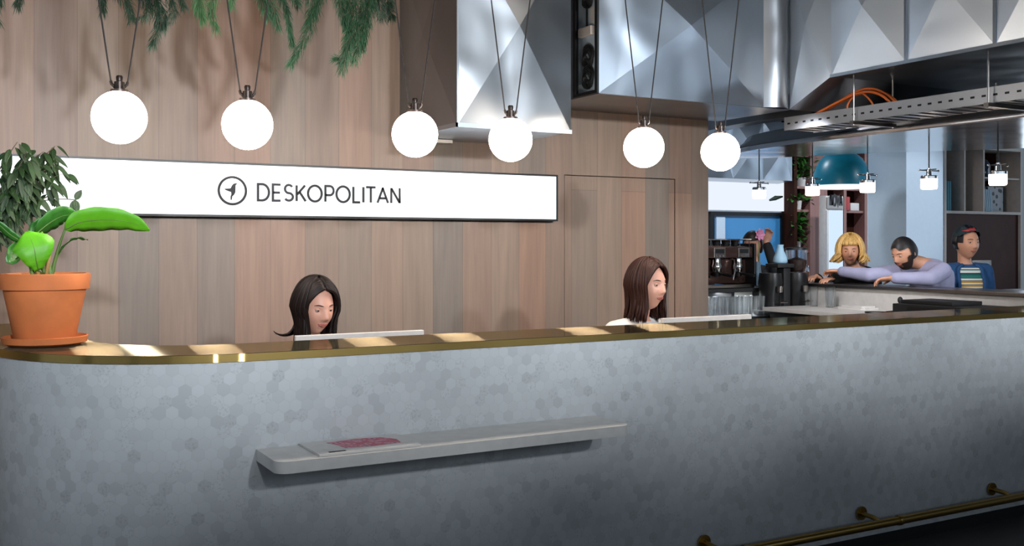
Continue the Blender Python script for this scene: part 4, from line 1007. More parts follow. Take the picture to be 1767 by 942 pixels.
def person(label, base, H, s, sp, rt, armR, armL, handR, handL, legs, skin, top_m, low_m, sleeve=1.0, vox=.0055, hs=1.0, shirt_to=None, pitch_neck=None):
    """continuous body; arm = [shoulder, elbow, wrist]; hand = (dir, palm normal, thumb dir, curl)"""
    root = thing('person', label, 'person', base)
    mb = MB(); head_geo(mb, H, hs)
    mb.loft(torso_rings(sp, rt, s))
    hc = H @ Vector((0, -.028, -.07))
    limb(mb, [sp[4]-Vector((0, 0, .02)), hc], [.053*s, .050*s], 18)
    for sh, hd in ((armR, handR), (armL, handL)):
        limb(mb, sh, [.052*s, .040*s, .027*s]); hand(mb, sh[2], hd[0], hd[1], hd[2], s, hd[3])
    for lg in legs: limb(mb, lg, [.088*s, .062*s, .045*s]); mb.ball(lg[2]+Vector(rt).cross(Vector((0, 0, 1)))*-.06*s+Vector((0, 0, -.01)), .045*s, .12*s, .035*s, 14, 8, Matrix.Rotation(math.atan2(rt[1], rt[0]), 3, 'Z'))
    body = mb.build('body', skin, root); fuse(body, vox, 2, .45)
    for e in list(body.data.materials): pass
    # top garment
    mb = MB(); mb.loft(torso_rings(sp, rt, s, .014)[:-2 if shirt_to is None else shirt_to])
    for sh in (armR, armL):
        e = Vector(sh[1]).lerp(Vector(sh[2]), max(0, sleeve-.08) if sleeve > .5 else 0)
        pts = [Vector(sh[0]), Vector(sh[1]), e] if sleeve > .5 else [Vector(sh[0]), Vector(sh[0]).lerp(Vector(sh[1]), .6)]
        limb(mb, pts, [.066*s, .055*s, .042*s][:len(pts)])
        limb(mb, [Vector(sh[0]), Vector(sp[3])-Vector((0, 0, .01))], [.066*s, .07*s])
    g = mb.build('top', top_m, root); fuse(g, .009, 5, .6)
    mb = MB()
    for lg in legs: limb(mb, [lg[0], lg[1], Vector(lg[1]).lerp(Vector(lg[2]), .93)], [.102*s, .076*s, .062*s])
    mb.loft([r for r in torso_rings(sp, rt, s, .016)[:5]])
    g = mb.build('trousers', low_m, root); fuse(g, .012, 4, .5)
    mb = MB()
    for lg in legs:
        mb.ball(lg[2]+Vector(rt).cross(Vector((0, 0, 1)))*-.06*s+Vector((0, 0, -.012)), .052*s, .135*s, .040*s, 14, 8, Matrix.Rotation(math.atan2(rt[1], rt[0]), 3, 'Z'))
        ob = mb.build('shoe', M['rubber'], root, 180); mb = MB()
    face_bits(root, H, hs, skin)
    return root
V = Vector
def rot_rt(fwd):
    f = V(fwd); f.z = 0; f.normalize(); return V((f.y, -f.x, 0)), f

def seated(label, hx, hy, hz, fwd_b, fwd_h, pitch, hs, top_m, skin, lean=.03, vox=.0055):
    rt, f = rot_rt(fwd_b); nb = V((hx, hy, hz))-f*(.055+lean*.4)+V((0, 0, -.165))
    s = .98; px_, py_ = nb.x-f.x*lean*1.6, nb.y-f.y*lean*1.6
    pel = V((px_, py_, nb.z-.50)); sp = [pel, V((px_, py_, nb.z-.34))+f*.01, nb-f*lean*.5-V((0, 0, .17)), nb-V((0, 0, .05)), nb]
    def arm(k): sh = nb+rt*k*.165-V((0, 0, .075)); el = sh+rt*k*.05-f*.05-V((0, 0, .25)); return [sh, el, V((el.x, el.y, .785))+f*.15-rt*k*.05]
    aR, aL = arm(1), arm(-1)
    seat = pel.z-.09
    legs = [[pel+rt*k*.09-V((0, 0, .0)), pel+rt*k*.11+f*.40-V((0, 0, .03)), V((pel.x, pel.y, 0))+rt*k*.11+f*.42+V((0, 0, .35 if pel.z > .6 else .06))] for k in (1, -1)]
    H = yawmat(V((hx, hy, hz)), fwd_h, pitch)
    p = person(label, (pel.x, pel.y, 0), H, s, sp, rt, aR, aL, (f-rt*.1, V((0, 0, -1)), -rt, .35), (f+rt*.1, V((0, 0, -1)), rt, .35), legs, skin, top_m, M['jeans'], vox=vox, hs=hs)
    st = thing('stool', 'tall black stool under the ' + ('brown haired receptionist in white' if hx > 2 else 'dark haired receptionist at the left'), 'stool', (pel.x, pel.y, 0))
    zt = pel.z-.155
    MB().lathe([(.001, 0), (.17, 0), (.18, .02), (.17, .045), (.001, .05)], (pel.x, pel.y, zt), 32).build('seat', M['black'], st, 50)
    for a in range(4):
        c, d = math.cos(a*PI/2+.8), math.sin(a*PI/2+.8)
        MB().tube([(pel.x+c*.11, pel.y+d*.11, zt), (pel.x+c*.19, pel.y+d*.19, .0)], .012, 8).build('leg', M['black'], st, 60)
    MB().tube([(pel.x+.165*math.cos(t*PI/12), pel.y+.165*math.sin(t*PI/12), .25) for t in range(25)], .008, 8).build('foot_ring', M['steel'], st, 60)
    return p, H, nb, rt, f

# receptionist in white, facing half right, smiling
h1 = on_y(1117, 493, 4.25); fh = V((.26, -.965, 0))
p1, H1, nb, rt, f = seated('seated woman with long brown hair and a white blouse behind the counter, facing right', h1.x, h1.y, h1.z, (.15, -1, 0), fh, -.05, 1.06, M['whiteshirt'], M['skin'])
hr = strands(H1, 1.06, lambda p_: .17, [x for x in range(62, 300, 5)], .0078, 3, .010, .010, .02, .2, seed=3)
def cap(H, s, front, low, grow): return patch(H, s, lambda d: (d.y < front and d.z > low) or d.z > .62+max(0, d.y)*.25 and d.y < .72 or (abs(d.x) > .72 and d.z > .05 and d.y < .5), grow)
hr2 = cap(H1, 1.06, .25, -.5, .010); hr.add(hr2.v, hr2.f)
curtain(hr, H1, 1.06, .17, seed=21); hr.build('hair', M['hair_brown'], p1, 180, fix=False)
# receptionist at the left, head bowed
h2 = on_y(543, 531, 4.22)
p2, H2, nb, rt, f = seated('seated woman with straight very dark hair looking down behind the counter at left', h2.x, h2.y, h2.z, (.2, -1, 0), V((.22, -.975, 0)), -.22, .98, M['blackcloth'], M['skin'])
hr = strands(H2, .98, lambda p_: .155, [x for x in range(60, 305, 5)], .0078, 3, .012, .006, .015, .3, seed=4)
hr2 = cap(H2, .98, .25, -.5, .012); hr.add(hr2.v, hr2.f)
for k in range(9):
    a = on_y(512, 552+k*2.5, 4.27+.01*k); b = on_y(503-k*2, 586, 4.27); c = on_y(476-k*.5, 576-k*.6, 4.25)
    hr.tube(bez(a, b, c), [.008*(1-.8*i/12) for i in range(13)], 6)
curtain(hr, H2, .98, .155, seed=22, grow=.017); hr.build('hair', M['hair_dark'], p2, 180, fix=False)

# computer screens behind the counter, seen from the back
def monitor(x0, x1, y, ztop, label):
    t_ = thing('computer_monitor', label, 'monitor', ((x0+x1)/2, y, .735)); xm = (x0+x1)/2
    MB().box(x0, x1, y, y+.022, ztop-.35, ztop, .004).build('screen_housing', M['palewood'], t_)
    MB().box(x0+.012, x1-.012, y+.0222, y+.0232, ztop-.338, ztop-.012).build('screen', M['black'], t_)
    MB().box(xm-.03, xm+.03, y-.012, y-.0005, .745, ztop-.12, .004).build('stand_neck', M['steel'], t_)
    MB().lathe([(.001, 0), (.10, 0), (.10, .008), (.001, .012)], (xm, y-.006, .736), 28).build('stand_foot', M['steel'], t_, 40)
monitor(1.236, 1.80, 3.975, 1.149, 'thin silver computer monitor edge in front of the dark haired receptionist')
monitor(3.10, 3.68, 4.00, 1.150, 'thin silver computer monitor edge right of the receptionist in white')

# ------------------------------------------------------------------ bar
LX = 6.1
bar = thing('bar_counter', 'raised bar counter with a pale inner panel and thin dark ledge the customers lean on', 'counter', (6.2, 4.9, 0))
MB().box(LX, LX+.06, 3.90, 6.25, 0, 1.172).build('inner_panel', M['white'], bar)
MB().box(LX-.03, LX+.34, 3.90, 6.28, 1.173, 1.200, .004).build('ledge', M['steel'], bar)
MB().box(LX+.061, LX+.20, 3.92, 6.22, 0, 1.172).build('outer_panel', M['darkwood'], bar)
wk = thing('bar_worktop', 'white worktop inside the bar below the raised ledge', 'worktop', (5.8, 4.9, 0))
MB().box(5.5, LX-.002, 3.90, 5.86, 1.0, 1.03, .003).build('top', M['white'], wk)
MB().box(5.56, LX-.004, 3.92, 5.84, 0, .999).build('cabinet', M['rubber'], wk)
bb = thing('back_bar', 'dark back counter carrying the espresso machine and rows of glasses', 'counter', (5.3, 6.2, 0))
MB().box(4.90, 6.08, 5.93, 6.62, .925, .955, .003).build('counter_top', M['rubber'], bb)
MB().box(4.92, 6.06, 5.98, 6.60, 0, .924).build('cabinet', M['rubber'], bb)
MB().box(4.90, 6.08, 6.10, 6.62, 1.135, 1.165, .003).build('upper_shelf', M['rubber'], bb)
for x in (4.91, 5.42, 6.04): MB().box(x, x+.03, 6.12, 6.60, .956, 1.134).build('shelf_support', M['black'], bb)

MB().box(4.92, 6.05, 6.56, 6.575, .957, 1.13).build('pale_backing', M['white'], bb)  # pale panel added behind the glasses to brighten them
ls = area('under_shelf_fill', (5.4, 6.30, 1.128), (0, 0, 0), .9, .03, 9, (.9, .95, 1))  # unseen lamp added below the shelf to lift the dark glasses
# espresso machine
ORD = ['leftmost', 'second from the left', 'third from the left', 'fourth from the left', 'fifth from the left', 'sixth from the left', 'seventh from the left', 'eighth from the left', 'ninth from the left']
em = thing('espresso_machine', 'brown and chrome espresso machine with cups on top at the end of the timber wall', 'coffee machine', (5.3, 6.3, 1.166))
ex0, ex1 = 4.93, 5.66
MB().box(ex0, ex1, 6.22, 6.60, 1.20, 1.50, .012).build('body', M['bronze'], em, 30)
MB().box(ex0-.012, ex0, 6.12, 6.60, 1.18, 1.52, .004).build('side_panel', M['black'], em)
MB().box(ex1, ex1+.02, 6.12, 6.60, 1.18, 1.52, .006).build('side_panel', M['black'], em)
MB().box(ex0+.01, ex1-.005, 6.135, 6.218, 1.405, 1.495, .01).build('control_panel', M['bronze'], em, 30)
MB().box(ex0, ex1, 6.12, 6.218, 1.168, 1.195, .004).build('drip_tray', M['steel'], em)
for x0 in (5.03, 5.25, 5.50):
    d = MB().box(x0, x0+.115, 6.128, 6.134, 1.41, 1.485, .002).build('display_frame', M['steel'], em)
    MB().box(x0+.014, x0+.10, 6.1255, 6.1275, 1.442, 1.474).build('display', M['black'], d)
    for b_ in range(3): MB().lathe([(.001, -.006), (.007, -.005), (.008, 0)], (x0+.022+b_*.034, 6.1275, 1.424), 12, 'y').build('button', M['chrome'], d, 50)
for x in (5.10, 5.32, 5.54):
    g = MB().lathe([(.001, -.055), (.032, -.05), (.038, -.02), (.038, 0), (.03, .02), (.03, .06)], (x, 6.18, 1.345), 20).build('group_head', M['chrome'], em, 40)
    MB().lathe([(.001, -.03), (.028, -.028), (.033, 0)], (x, 6.18, 1.288), 18).tube([(x, 6.16, 1.285), (x+.004, 6.05, 1.272), (x+.006, 6.0, 1.266)], [.009, .013, .010], 10).build('portafilter', M['black'], g, 50)
MB().tube([(5.44, 6.15, 1.40), (5.43, 6.10, 1.39), (5.40, 6.06, 1.30), (5.375, 6.05, 1.235)], .0065, 8).build('steam_wand', M['chrome'], em, 60)
MB().lathe([(.001, -.01), (.030, -.01), (.033, 0)], (5.0, 6.128, 1.36), 20, 'y').build('pressure_gauge', M['steel'], em, 50)
rl = MB().tube([(ex0, 6.16, 1.55), (ex1, 6.16, 1.55)], .006, 8)
for i in range(8): rl.tube([(ex0+.01+i*.1, 6.16, 1.50), (ex0+.01+i*.1, 6.16, 1.55)], .004, 6)
rl.build('cup_rail', M['chrome'], em, 60)
cup = MB().lathe([(.001, 0), (.022, 0), (.033, .028), (.036, .05), (.033, .05), (.022, .006), (.001, .005)], (0, 0, 0), 18).build('cup', M['rubber'], None, 50)
cups = []
for i in range(7):
    o = cup if i == 0 else cup.copy()
    if i: COL.objects.link(o)
    o.location = (4.99+i*.098, 6.26, 1.501)
    tag(o, 'dark espresso cup on the machine, %s in its row' % ORD[i], 'cup', 'espresso cups on the machine'); cups.append(o)

# grinders
def grinder(x, y, z, w_, label, hop=True):
    g = thing('coffee_grinder', label, 'grinder', (x, y, z))
    MB().box(x-w_/2, x+w_/2, y-.11, y+.11, z, z+.035, .008).build('base', M['black'], g, 30)
    MB().loft([(V((x, y+.02, z+.036)), w_*.42, .085, V((1, 0, 0)), V((0, 1, 0))), (V((x, y+.02, z+.16)), w_*.40, .08, V((1, 0, 0)), V((0, 1, 0))), (V((x, y+.01, z+.25)), w_*.48, .10, V((1, 0, 0)), V((0, 1, 0))), (V((x, y+.01, z+.33)), w_*.44, .09, V((1, 0, 0)), V((0, 1, 0)))], 24).build('body', M['black'], g, 50)
    MB().lathe([(.001, -.02), (.024, -.018), (.03, .03)], (x, y-.09, z+.20), 16).build('spout', M['steel'], g, 50)
    MB().tube([(x-.035, y-.075, z+.11), (x-.035, y-.14, z+.105), (x+.035, y-.14, z+.105), (x+.035, y-.075, z+.11)], .005, 8).build('fork', M['steel'], g, 50)
    if hop:
        MB().lathe([(.055, 0), (w_*.42, .04), (w_*.45, .18), (w_*.44, .18), (w_*.41, .045), (.05, .005)], (x, y, z+.331), 28).build('hopper', M['glass'], g, 50)
        MB().lathe([(.001, .006), (.05, .006), (w_*.40, .045), (w_*.42, .10), (.001, .125)], (x, y, z+.331), 28).build('coffee_beans', M['bean'], g, 50)
        MB().lathe([(.001, 0), (w_*.47, 0), (w_*.47, .018), (.02, .024), (.001, .03)], (x, y, z+.512), 28).build('lid', M['black'], g, 50)
grinder(5.97, 5.975, 1.031-.075, .19, 'black coffee grinder with a clear bean hopper standing against the bar panel')
grinder(5.70, 5.975, .956, .17, 'black coffee grinder without hopper beside the espresso machine', False)
bl = MB().lathe([(.001, 0), (.048, .002), (.057, .018), (.052, .05), (.030, .10), (.024, .135), (.028, .15), (.022, .15), (.001, .145)], (0, 0, 0), 28).build('carafe', M['paleblue'], None, 60)
bl.location = (5.77, 5.985, 1.287+.075); bl.location.z = 1.3605
tw = thing('knock_box', 'black bin carrying the pale bell shaped carafe between the grinders', 'box', (5.80, 5.97, .956)); 
tw.location = (5.80, 5.975, .956)
tag(bl, 'pale blue bell shaped carafe standing between the machine and the hopper', 'carafe')
MB().box(5.80, 5.872, 5.94, 6.02, .9562, 1.33, .006).box(5.70, 5.872, 5.90, 6.04, 1.33, 1.36, .004).build('box_body', M['rubber'], tw, 30)
bl.location = (5.79, 5.97, 1.3605)
mp_ = MB().lathe([(.001, 0), (.045, 0), (.048, .01), (.038, .07), (.043, .10), (.040, .10), (.034, .07), (.042, .01), (.001, .006)], (0, 0, 0), 24)
mj = thing('milk_jug', 'small steel milk jug standing below the carafe at the worktop end', 'jug', (5.60, 5.80, 1.031))
mp_.build('jug_body', M['chrome'], mj, 50); MB().tube([(.04, 0, .085), (.07, 0, .075), (.068, 0, .035), (.042, 0, .03)], .005, 8).build('handle', M['chrome'], mj, 60)

# glasses
tumbler = MB().lathe([(.001, 0), (.028, 0), (.035, .155), (.0335, .155), (.0265, .006), (.001, .005)], (0, 0, 0), 20).build('drinking_glass', M['glass'], None, 50)
k = 0
rnd = random.Random(2)
rows = [(5.955, 9, 'front row'), (6.04, 8, 'back row')]
for y, n, rn in rows:
    for i in range(n):
        for lev in range(1):
            o = tumbler if k == 0 else tumbler.copy()
            if k: COL.objects.link(o)
            o.location = (4.975+i*.074+(.03 if rn == 'back row' else 0), y, .9555)
            tag(o, 'clear tumbler under the machine, %s in the %s' % (ORD[i], rn), 'glass', 'tumblers in the %s under the machine' % rn); k += 1
for i, (x, y) in enumerate(((5.90, 5.72), (5.98, 5.62), (5.92, 5.58))):
    o = tumbler.copy(); COL.objects.link(o); o.location = (x, y, 1.0305)
    tag(o, 'clear tumbler on the white worktop, ' + ['nearest the bar grinder', 'against the bar panel', 'nearest the napkins'][i], 'glass', 'tumblers on the white worktop')
dish = MB().prism(rounded_rect(5.86, 6.04, 5.20, 5.46, .03), 1.0305, 1.045).prism(rounded_rect(5.88, 6.02, 5.22, 5.44, .02), 1.0455, 1.058).build('napkin_stack', M['white'], None, 30)
tag(dish, 'low stack of white napkins on the white worktop', 'napkins')
# till and desk microphone
tl = thing('cash_drawer', 'long black cash drawer at the near end of the white worktop', 'cash drawer', (5.85, 4.3, 1.031))
MB().box(5.60, 5.98, 3.95, 4.72, 1.0315, 1.115, .004).build('drawer_case', M['rubber'], tl, 30)
MB().box(5.598, 5.5995, 4.02, 4.60, 1.05, 1.10, .0003).build('drawer_front', M['black'], tl)
MB().box(5.594, 5.598, 4.05, 4.11, 1.07, 1.078).build('lock_plate', M['steel'], tl)
MB().box(5.66, 5.96, 4.30, 4.70, 1.1155, 1.140, .004).build('upper_tray', M['rubber'], tl, 30)
mc = thing('gooseneck_microphone', 'small black gooseneck device with a round head left of the cash drawer', 'microphone', (5.82, 4.90, 1.031))
MB().lathe([(.001, 0), (.05, 0), (.048, .012), (.001, .018)], (5.82, 4.90, 1.0312), 24).build('base', M['rubber'], mc, 50)
MB().tube(bez((5.82, 4.90, 1.045), (5.80, 4.86, 1.07), (5.82, 4.84, 1.11)), .006, 8).build('gooseneck', M['rubber'], mc, 60)
MB().ball((5.82, 4.84, 1.125), .022, .014, .024).build('head', M['rubber'], mc, 180)
MB().tube(spline([(5.80, 4.93, 1.037), (5.72, 5.03, 1.036), (5.66, 5.0, 1.036), (5.62, 4.86, 1.036), (5.70, 4.74, 1.036)]), .004, 6).build('lead', M['rubber'], mc, 60)
# jars and small box on the ledge
for i, (x, y) in enumerate(((6.18, 6.13), (6.28, 6.19), (6.17, 6.225))):
    j = thing('jar', ['brown filled glass jar nearest the grinder on the bar ledge', 'brown filled glass jar at the outer side of the bar ledge', 'brown filled glass jar farthest back on the bar ledge'][i], 'jar', (x, y, 1.2005), 'jars at the end of the bar ledge')
    MB().lathe([(.036, .0), (.038, .01), (.038, .10), (.030, .12), (.028, .12), (.035, .10), (.035, .01), (.0345, 0)], (x, y, 1.201), 20).build('glass_wall', M['glass'], j, 50)
    MB().lathe([(.001, 0), (.034, 0), (.034, .085), (.001, .092)], (x, y, 1.2012), 20).build('contents', M['terra'], j, 50)
    MB().lathe([(.001, 0), (.032, 0), (.032, .014), (.001, .016)], (x, y, 1.3215), 20).build('lid', M['chrome'], j, 50)
cb = tag(MB().box(6.14, 6.30, 5.83, 5.95, 1.2005, 1.235, .006).build('clear_box', M['glass'], None, 30), 'small clear plastic box under the reaching hand on the bar ledge', 'box')

# ------------------------------------------------------------------ customers
# blond woman leaning over the ledge
hb = on_x(1467, 434, 6.50); fb_ = V((-.75, -.66, 0)); rt, f = rot_rt((-1, -.35, 0))
nb = hb-f*.10+V((0, 0, -.14)); pel = V((nb.x+.30, nb.y+.10, .98))
sp = [pel, pel.lerp(nb, .35)+V((0, 0, .03)), pel.lerp(nb, .66)+V((0, 0, .02)), nb-V((0, 0, .045))-f*.03, nb]
aR = [nb+rt*.16-V((0, 0, .07)), nb+rt*.20+f*.12-V((0, 0, .20)), V((6.26, nb.y+.10, 1.245))]
aL = [nb-rt*.16-V((0, 0, .07)), V((6.42, nb.y-.20, 1.26)), V((6.24, nb.y-.10, 1.235))]
legs = [[pel+rt*k_*.09, V((pel.x+.02, pel.y, .50))+rt*k_*.10, V((pel.x+.06, pel.y, .06))+rt*k_*.10] for k_ in (1, -1)]
H = yawmat(hb, fb_, -.10)
pb = person('blond woman in a black top leaning over the bar ledge', (pel.x, pel.y, 0), H, .97, sp, rt, aR, aL, (f, V((0, 0, -1)), -rt, .4), (f+rt*.3, V((0, 0, -1)), rt, .4), legs, M['skin_tan'], M['blackcloth'], M['jeans'], vox=.007, hs=.98)
hr = strands(H, .98, .085, list(range(58, 303, 5)), .0075, 5, .016, .035, .02, .0, seed=8)
hf = strands(H, .98, 0, list(range(-58, 60, 5)), .007, 2, .012, .004, .0, 0, seed=9, th1=.70); hr.add(hf.v, hf.f)
c_ = cap(H, .98, .2, -.45, .014); hr.add(c_.v, c_.f); hr.build('hair', M['hair_blond'], pb, 180, fix=False)

# bearded man reaching across
hm = on_x(1561, 437, 6.34); rt, f = rot_rt((-.99, .05, 0))
nb = V((6.49, 5.19, 1.385)); pel = V((6.68, 5.23, .98))
sp = [pel, pel.lerp(nb, .35)+V((.05, 0, .0)), pel.lerp(nb, .66)+V((.05, 0, .01)), nb-V((0, 0, .05))+V((.03, 0, 0)), nb]
shR = nb+V((-.04, .16, -.085)); shL = nb+V((-.02, -.19, -.07))
hR = on_x(1434, 470, 6.16); elR = on_x(1488, 470, 6.22); elR.z = 1.29
aR = [shR, V((6.22, 5.46, 1.275)), V((6.19, 5.72, 1.30))]
hL = on_x(1526, 481, 6.12)
aL = [shL, V((6.33, 4.99, 1.262)), V((6.15, 5.18, 1.262))]
legs = [[pel+rt*k_*.09, V((pel.x+.0, pel.y, .50))+rt*k_*.10, V((pel.x+.06, pel.y, .06))+rt*k_*.10] for k_ in (1, -1)]
H = yawmat(hm, (-.93, .05, 0), -.42)
pm = person('bearded man in a pale lilac shirt reaching along the bar ledge', (pel.x, pel.y, 0), H, 1.03, sp, rt, aR, aL, (V((-.1, 1, .02)), V((-.2, 0, -1)), V((-1, 0, 0)), .5), (V((-.55, .75, -.12)), V((-.3, 0, -1)), V((.8, .6, 0)), .55), legs, M['skin_tan'], M['lilac'], M['jeans'], vox=.007, hs=1.04, shirt_to=-1)
patch(H, 1.04, lambda d: (d.z > .42 and d.y < .80) or (d.y < .18 and d.z > -.38) , .009).build('hair', M['hair_black'], pm, 180, fix=False)
thick(pm.children[-1], .006)
patch(H, 1.04, lambda d: (d.z < -.30 and d.y > .0 and not (d.z > -.60 and abs(d.x) < .34 and d.z < -.38)) or (abs(d.x) > .78 and -.4 < d.z < .05 and d.y > .05 and d.y < .5), .006).build('beard', M['beard'], pm, 180, fix=False)
thick(pm.children[-1], .006)

# standing woman in the cardigan
hw = V((0, 0, CAM_H))+ray(1668, 420)*8.05; fw_ = V((-.30, -.95, 0)); rt, f = rot_rt((-.45, -.9, 0))
nb = hw-f*.03+V((0, 0, -.155)); pel = V((nb.x, nb.y, .93))
sp = [pel, V((nb.x, nb.y, 1.08))+f*.01, V((nb.x, nb.y, nb.z-.17)), nb-V((0, 0, .05)), nb]
def arm_(k_): sh = nb+rt*k_*.165-V((0, 0, .065)); return [sh, sh+rt*k_*.045-V((0, 0, .27)), sh+rt*k_*.03+f*.16-V((0, 0, .44))]
legs = [[pel+rt*k_*.09, V((pel.x, pel.y, .50))+rt*k_*.09, V((pel.x, pel.y, .06))+rt*k_*.09] for k_ in (1, -1)]
HS = 1.08; H = yawmat(hw, V((-.28, -.96, 0)), -.04)
pw = person('standing woman with headscarf, open blue cardigan and striped top in front of the shelf unit', (pel.x, pel.y, 0), H, .98, sp, rt, arm_(1), arm_(-1), (V((0, 0, -1))+f*.5, -rt, f, .3), (V((0, 0, -1))+f*.5, rt, f, .3), legs, M['skin_tan'], M['denim'], M['jeans'], vox=.007, hs=HS, shirt_to=-1)
# striped top seen in the opening of the cardigan
tr_ = MB(); rings = torso_rings(sp, rt, .98, .022)[2:-3]; n = 10; tr_.org = (nb.x, nb.y, nb.z-.42)
for c, rx, ry, r_, fwv in rings:
    for k_ in range(n+1):
        a = math.radians(90-30+60*k_/n); d = r_*rx*math.cos(a)+fwv*ry*math.sin(a)
        if d.dot(f) < 0: d = r_*rx*math.cos(a)-fwv*ry*math.sin(a)
        tr_.v.append(c+d)
for i in range(len(rings)-1):
    for k_ in range(n): a = i*(n+1)+k_; tr_.f.append((a, a+1, a+n+2, a+n+1))
o = tr_.build('striped_top', M['stripes'], pw, 180); thick(o, .004)
for k_ in (-1, 1):
    lp = []
    for c, rx, ry, r_, fwv in rings+torso_rings(sp, rt, .98, .024)[-3:-1]:
        a = math.radians(90-k_*32); d = r_*rx*1.02*math.cos(a)+fwv*ry*math.sin(a)
        if d.dot(f) < 0: d = r_*rx*1.02*math.cos(a)-fwv*ry*math.sin(a)
        lp.append(c+d*1.02)
    MB().tube(lp, .014, 8).build('cardigan_edge', M['denim'], pw, 180)
hr = cap(H, HS, .15, -.35, .010); hs_ = strands(H, HS, .05, list(range(95, 270, 6)), .007, 2, .008, .008, 0, .5, seed=12); hr.add(hs_.v, hs_.f); hr.build('hair', M['hair_black'], pw, 180, fix=False)
sc_ = patch(H, HS, lambda d: d.z > .36 and (d.z+d.y*.35 < .98) and d.z-.55*d.y > .2, .022).build('headscarf', M['grass'], pw, 180, fix=False); thick(sc_, .006)
sc2 = patch(H, HS, lambda d: d.z > .6 and .25 < d.z-.55*d.y < .5 and d.x > -.1, .028).build('scarf_band', M['red'], pw, 180, fix=False); thick(sc2, .004)

# dark haired person behind the machine
hk = V((0, 0, CAM_H))+ray(1299, 424)*9.0; rt, f = rot_rt((-.8, -.5, 0)); nb = hk-f*.03+V((0, 0, -.165)); pel = V((nb.x, nb.y, .90))
sp = [pel, V((nb.x, nb.y, 1.02)), V((nb.x, nb.y, nb.z-.17)), nb-V((0, 0, .05)), nb]
legs = [[pel+rt*k_*.09, V((pel.x, pel.y, .48))+rt*k_*.09, V((pel.x, pel.y, .06))+rt*k_*.09] for k_ in (1, -1)]
H = yawmat(hk, V((-.85, -.35, 0)), -.15)
hp = [nb-rt*.17-V((0, 0, .08)), nb-rt*.26+f*.05-V((0, 0, .2)), V((0, 0, CAM_H))+ray(1322, 418)*8.9]
pk = person('dark haired person half hidden behind the espresso machine', (pel.x, pel.y, 0), H, .98, sp, rt, arm_(1) if False else [nb+rt*.165-V((0, 0, .08)), nb+rt*.21-V((0, 0, .34)), nb+rt*.18+f*.18-V((0, 0, .46))], hp, (V((0, 0, -1))+f, -rt, f, .3), (V((0, 0, 1))-rt*.3, f, rt, .7), legs, M['skin'], M['blackcloth'], M['jeans'], vox=.009, hs=1.0)
hh = patch(H, 1.0, lambda d: (d.z > .40 and d.y < .85) or (d.y < .15 and d.z > -.5), .014).build('hair', M['hair_black'], pk, 180, fix=False); thick(hh, .01)
# pink flower beside that person
pf_ = V((0, 0, CAM_H))+ray(1334, 405)*8.3
fl = thing('pink_flower', 'pink flower in a slim vase behind the black grinder', 'flower', (pf_.x, pf_.y, 1.1655))
fl.location = (5.90, 6.42, 1.1655); fpx, fpy = 5.90, 6.42
fz_ = on_y(1334, 405, 6.42); fpx = min(5.98, fz_.x)
fl.location.x = fpx
MB().lathe([(.001, 0), (.03, 0), (.034, .04), (.018, .16), (.02, .2), (.001, .2)], (fpx, fpy, 1.166), 20).build('vase', M['paleblue'], fl, 50)
MB().tube([(fpx, fpy, 1.3), (fpx+.005, fpy, 1.5), (fpx, fpy, fz_.z)], .004, 6).build('stem', M['stem'], fl)
pp = MB()
for i in range(12):
    a = i*PI/6; leaf(pp, (fpx, fpy-.01, fz_.z), (math.cos(a), -.35+.3*(i % 2), math.sin(a)), (0, -1, .1), .055, .035, 0, .3, 6, .8)
thick(pp.build('petals', M['pink'], fl, 180), .001)

# ------------------------------------------------------------------ cafe background
YF = 9.5
def bg_panel(name, u0, u1, v0, v1, y, dep, m_, label=None, cat=None, kind=None):
    a, b = on_y(u0, v0, y), on_y(u1, v1, y); um = (u0+u1)/2; z1 = on_y(um, v0, y).z; z0 = on_y(um, v1, y).z
    o = MB().box(a.x, b.x, y, y+dep, z0, z1, .004).build(name, m_); tag(o, label, cat, None, kind); return o
wp = bg_panel('wall_lightbox', 1215, 1353, 312, 363, YF-.06, .058, emis('lit_white_panel', '#e3ebf6', .8), 'backlit white panel on the far wall beyond the espresso machine', 'sign')
# dark glyph on the panel
q0 = on_y(1338, 343, YF-.065)
MB().tube([(q0.x-.10, q0.y, q0.z-.02), (q0.x, q0.y, q0.z+.01), (q0.x+.12, q0.y, q0.z+.03)], [.012, .03, .01], 8).build('dark_mark', M['needle_dark'], wp)
a, b = on_y(1228, 366, YF-.05), on_y(1352, 366, YF-.05)
wf = MB(); z1 = on_y(1290, 366, YF-.05).z; t = .04
wf.box(a.x-.02, a.x+t, YF-.06, YF-.002, .9, z1).box(b.x-t, b.x, YF-.06, YF-.002, .9, z1).box(a.x+t, b.x-t, YF-.06, YF-.002, z1-t, z1).box(a.x+t, b.x-t, YF-.06, YF-.002, .9, .94)
struct('window_20', wf, M['black'])
o = MB().box(a.x+t, b.x-t, YF-.03, YF-.002, .94, z1-t).build('trim_1', M['blue']); tag(o, kind='structure')
sx_ = on_y(1236, 400, YF-.035).x; o = MB().box(sx_, sx_+.14, YF-.036, YF-.031, 1.35, z1-.06).build('trim_2', M['column']); tag(o, kind='structure')
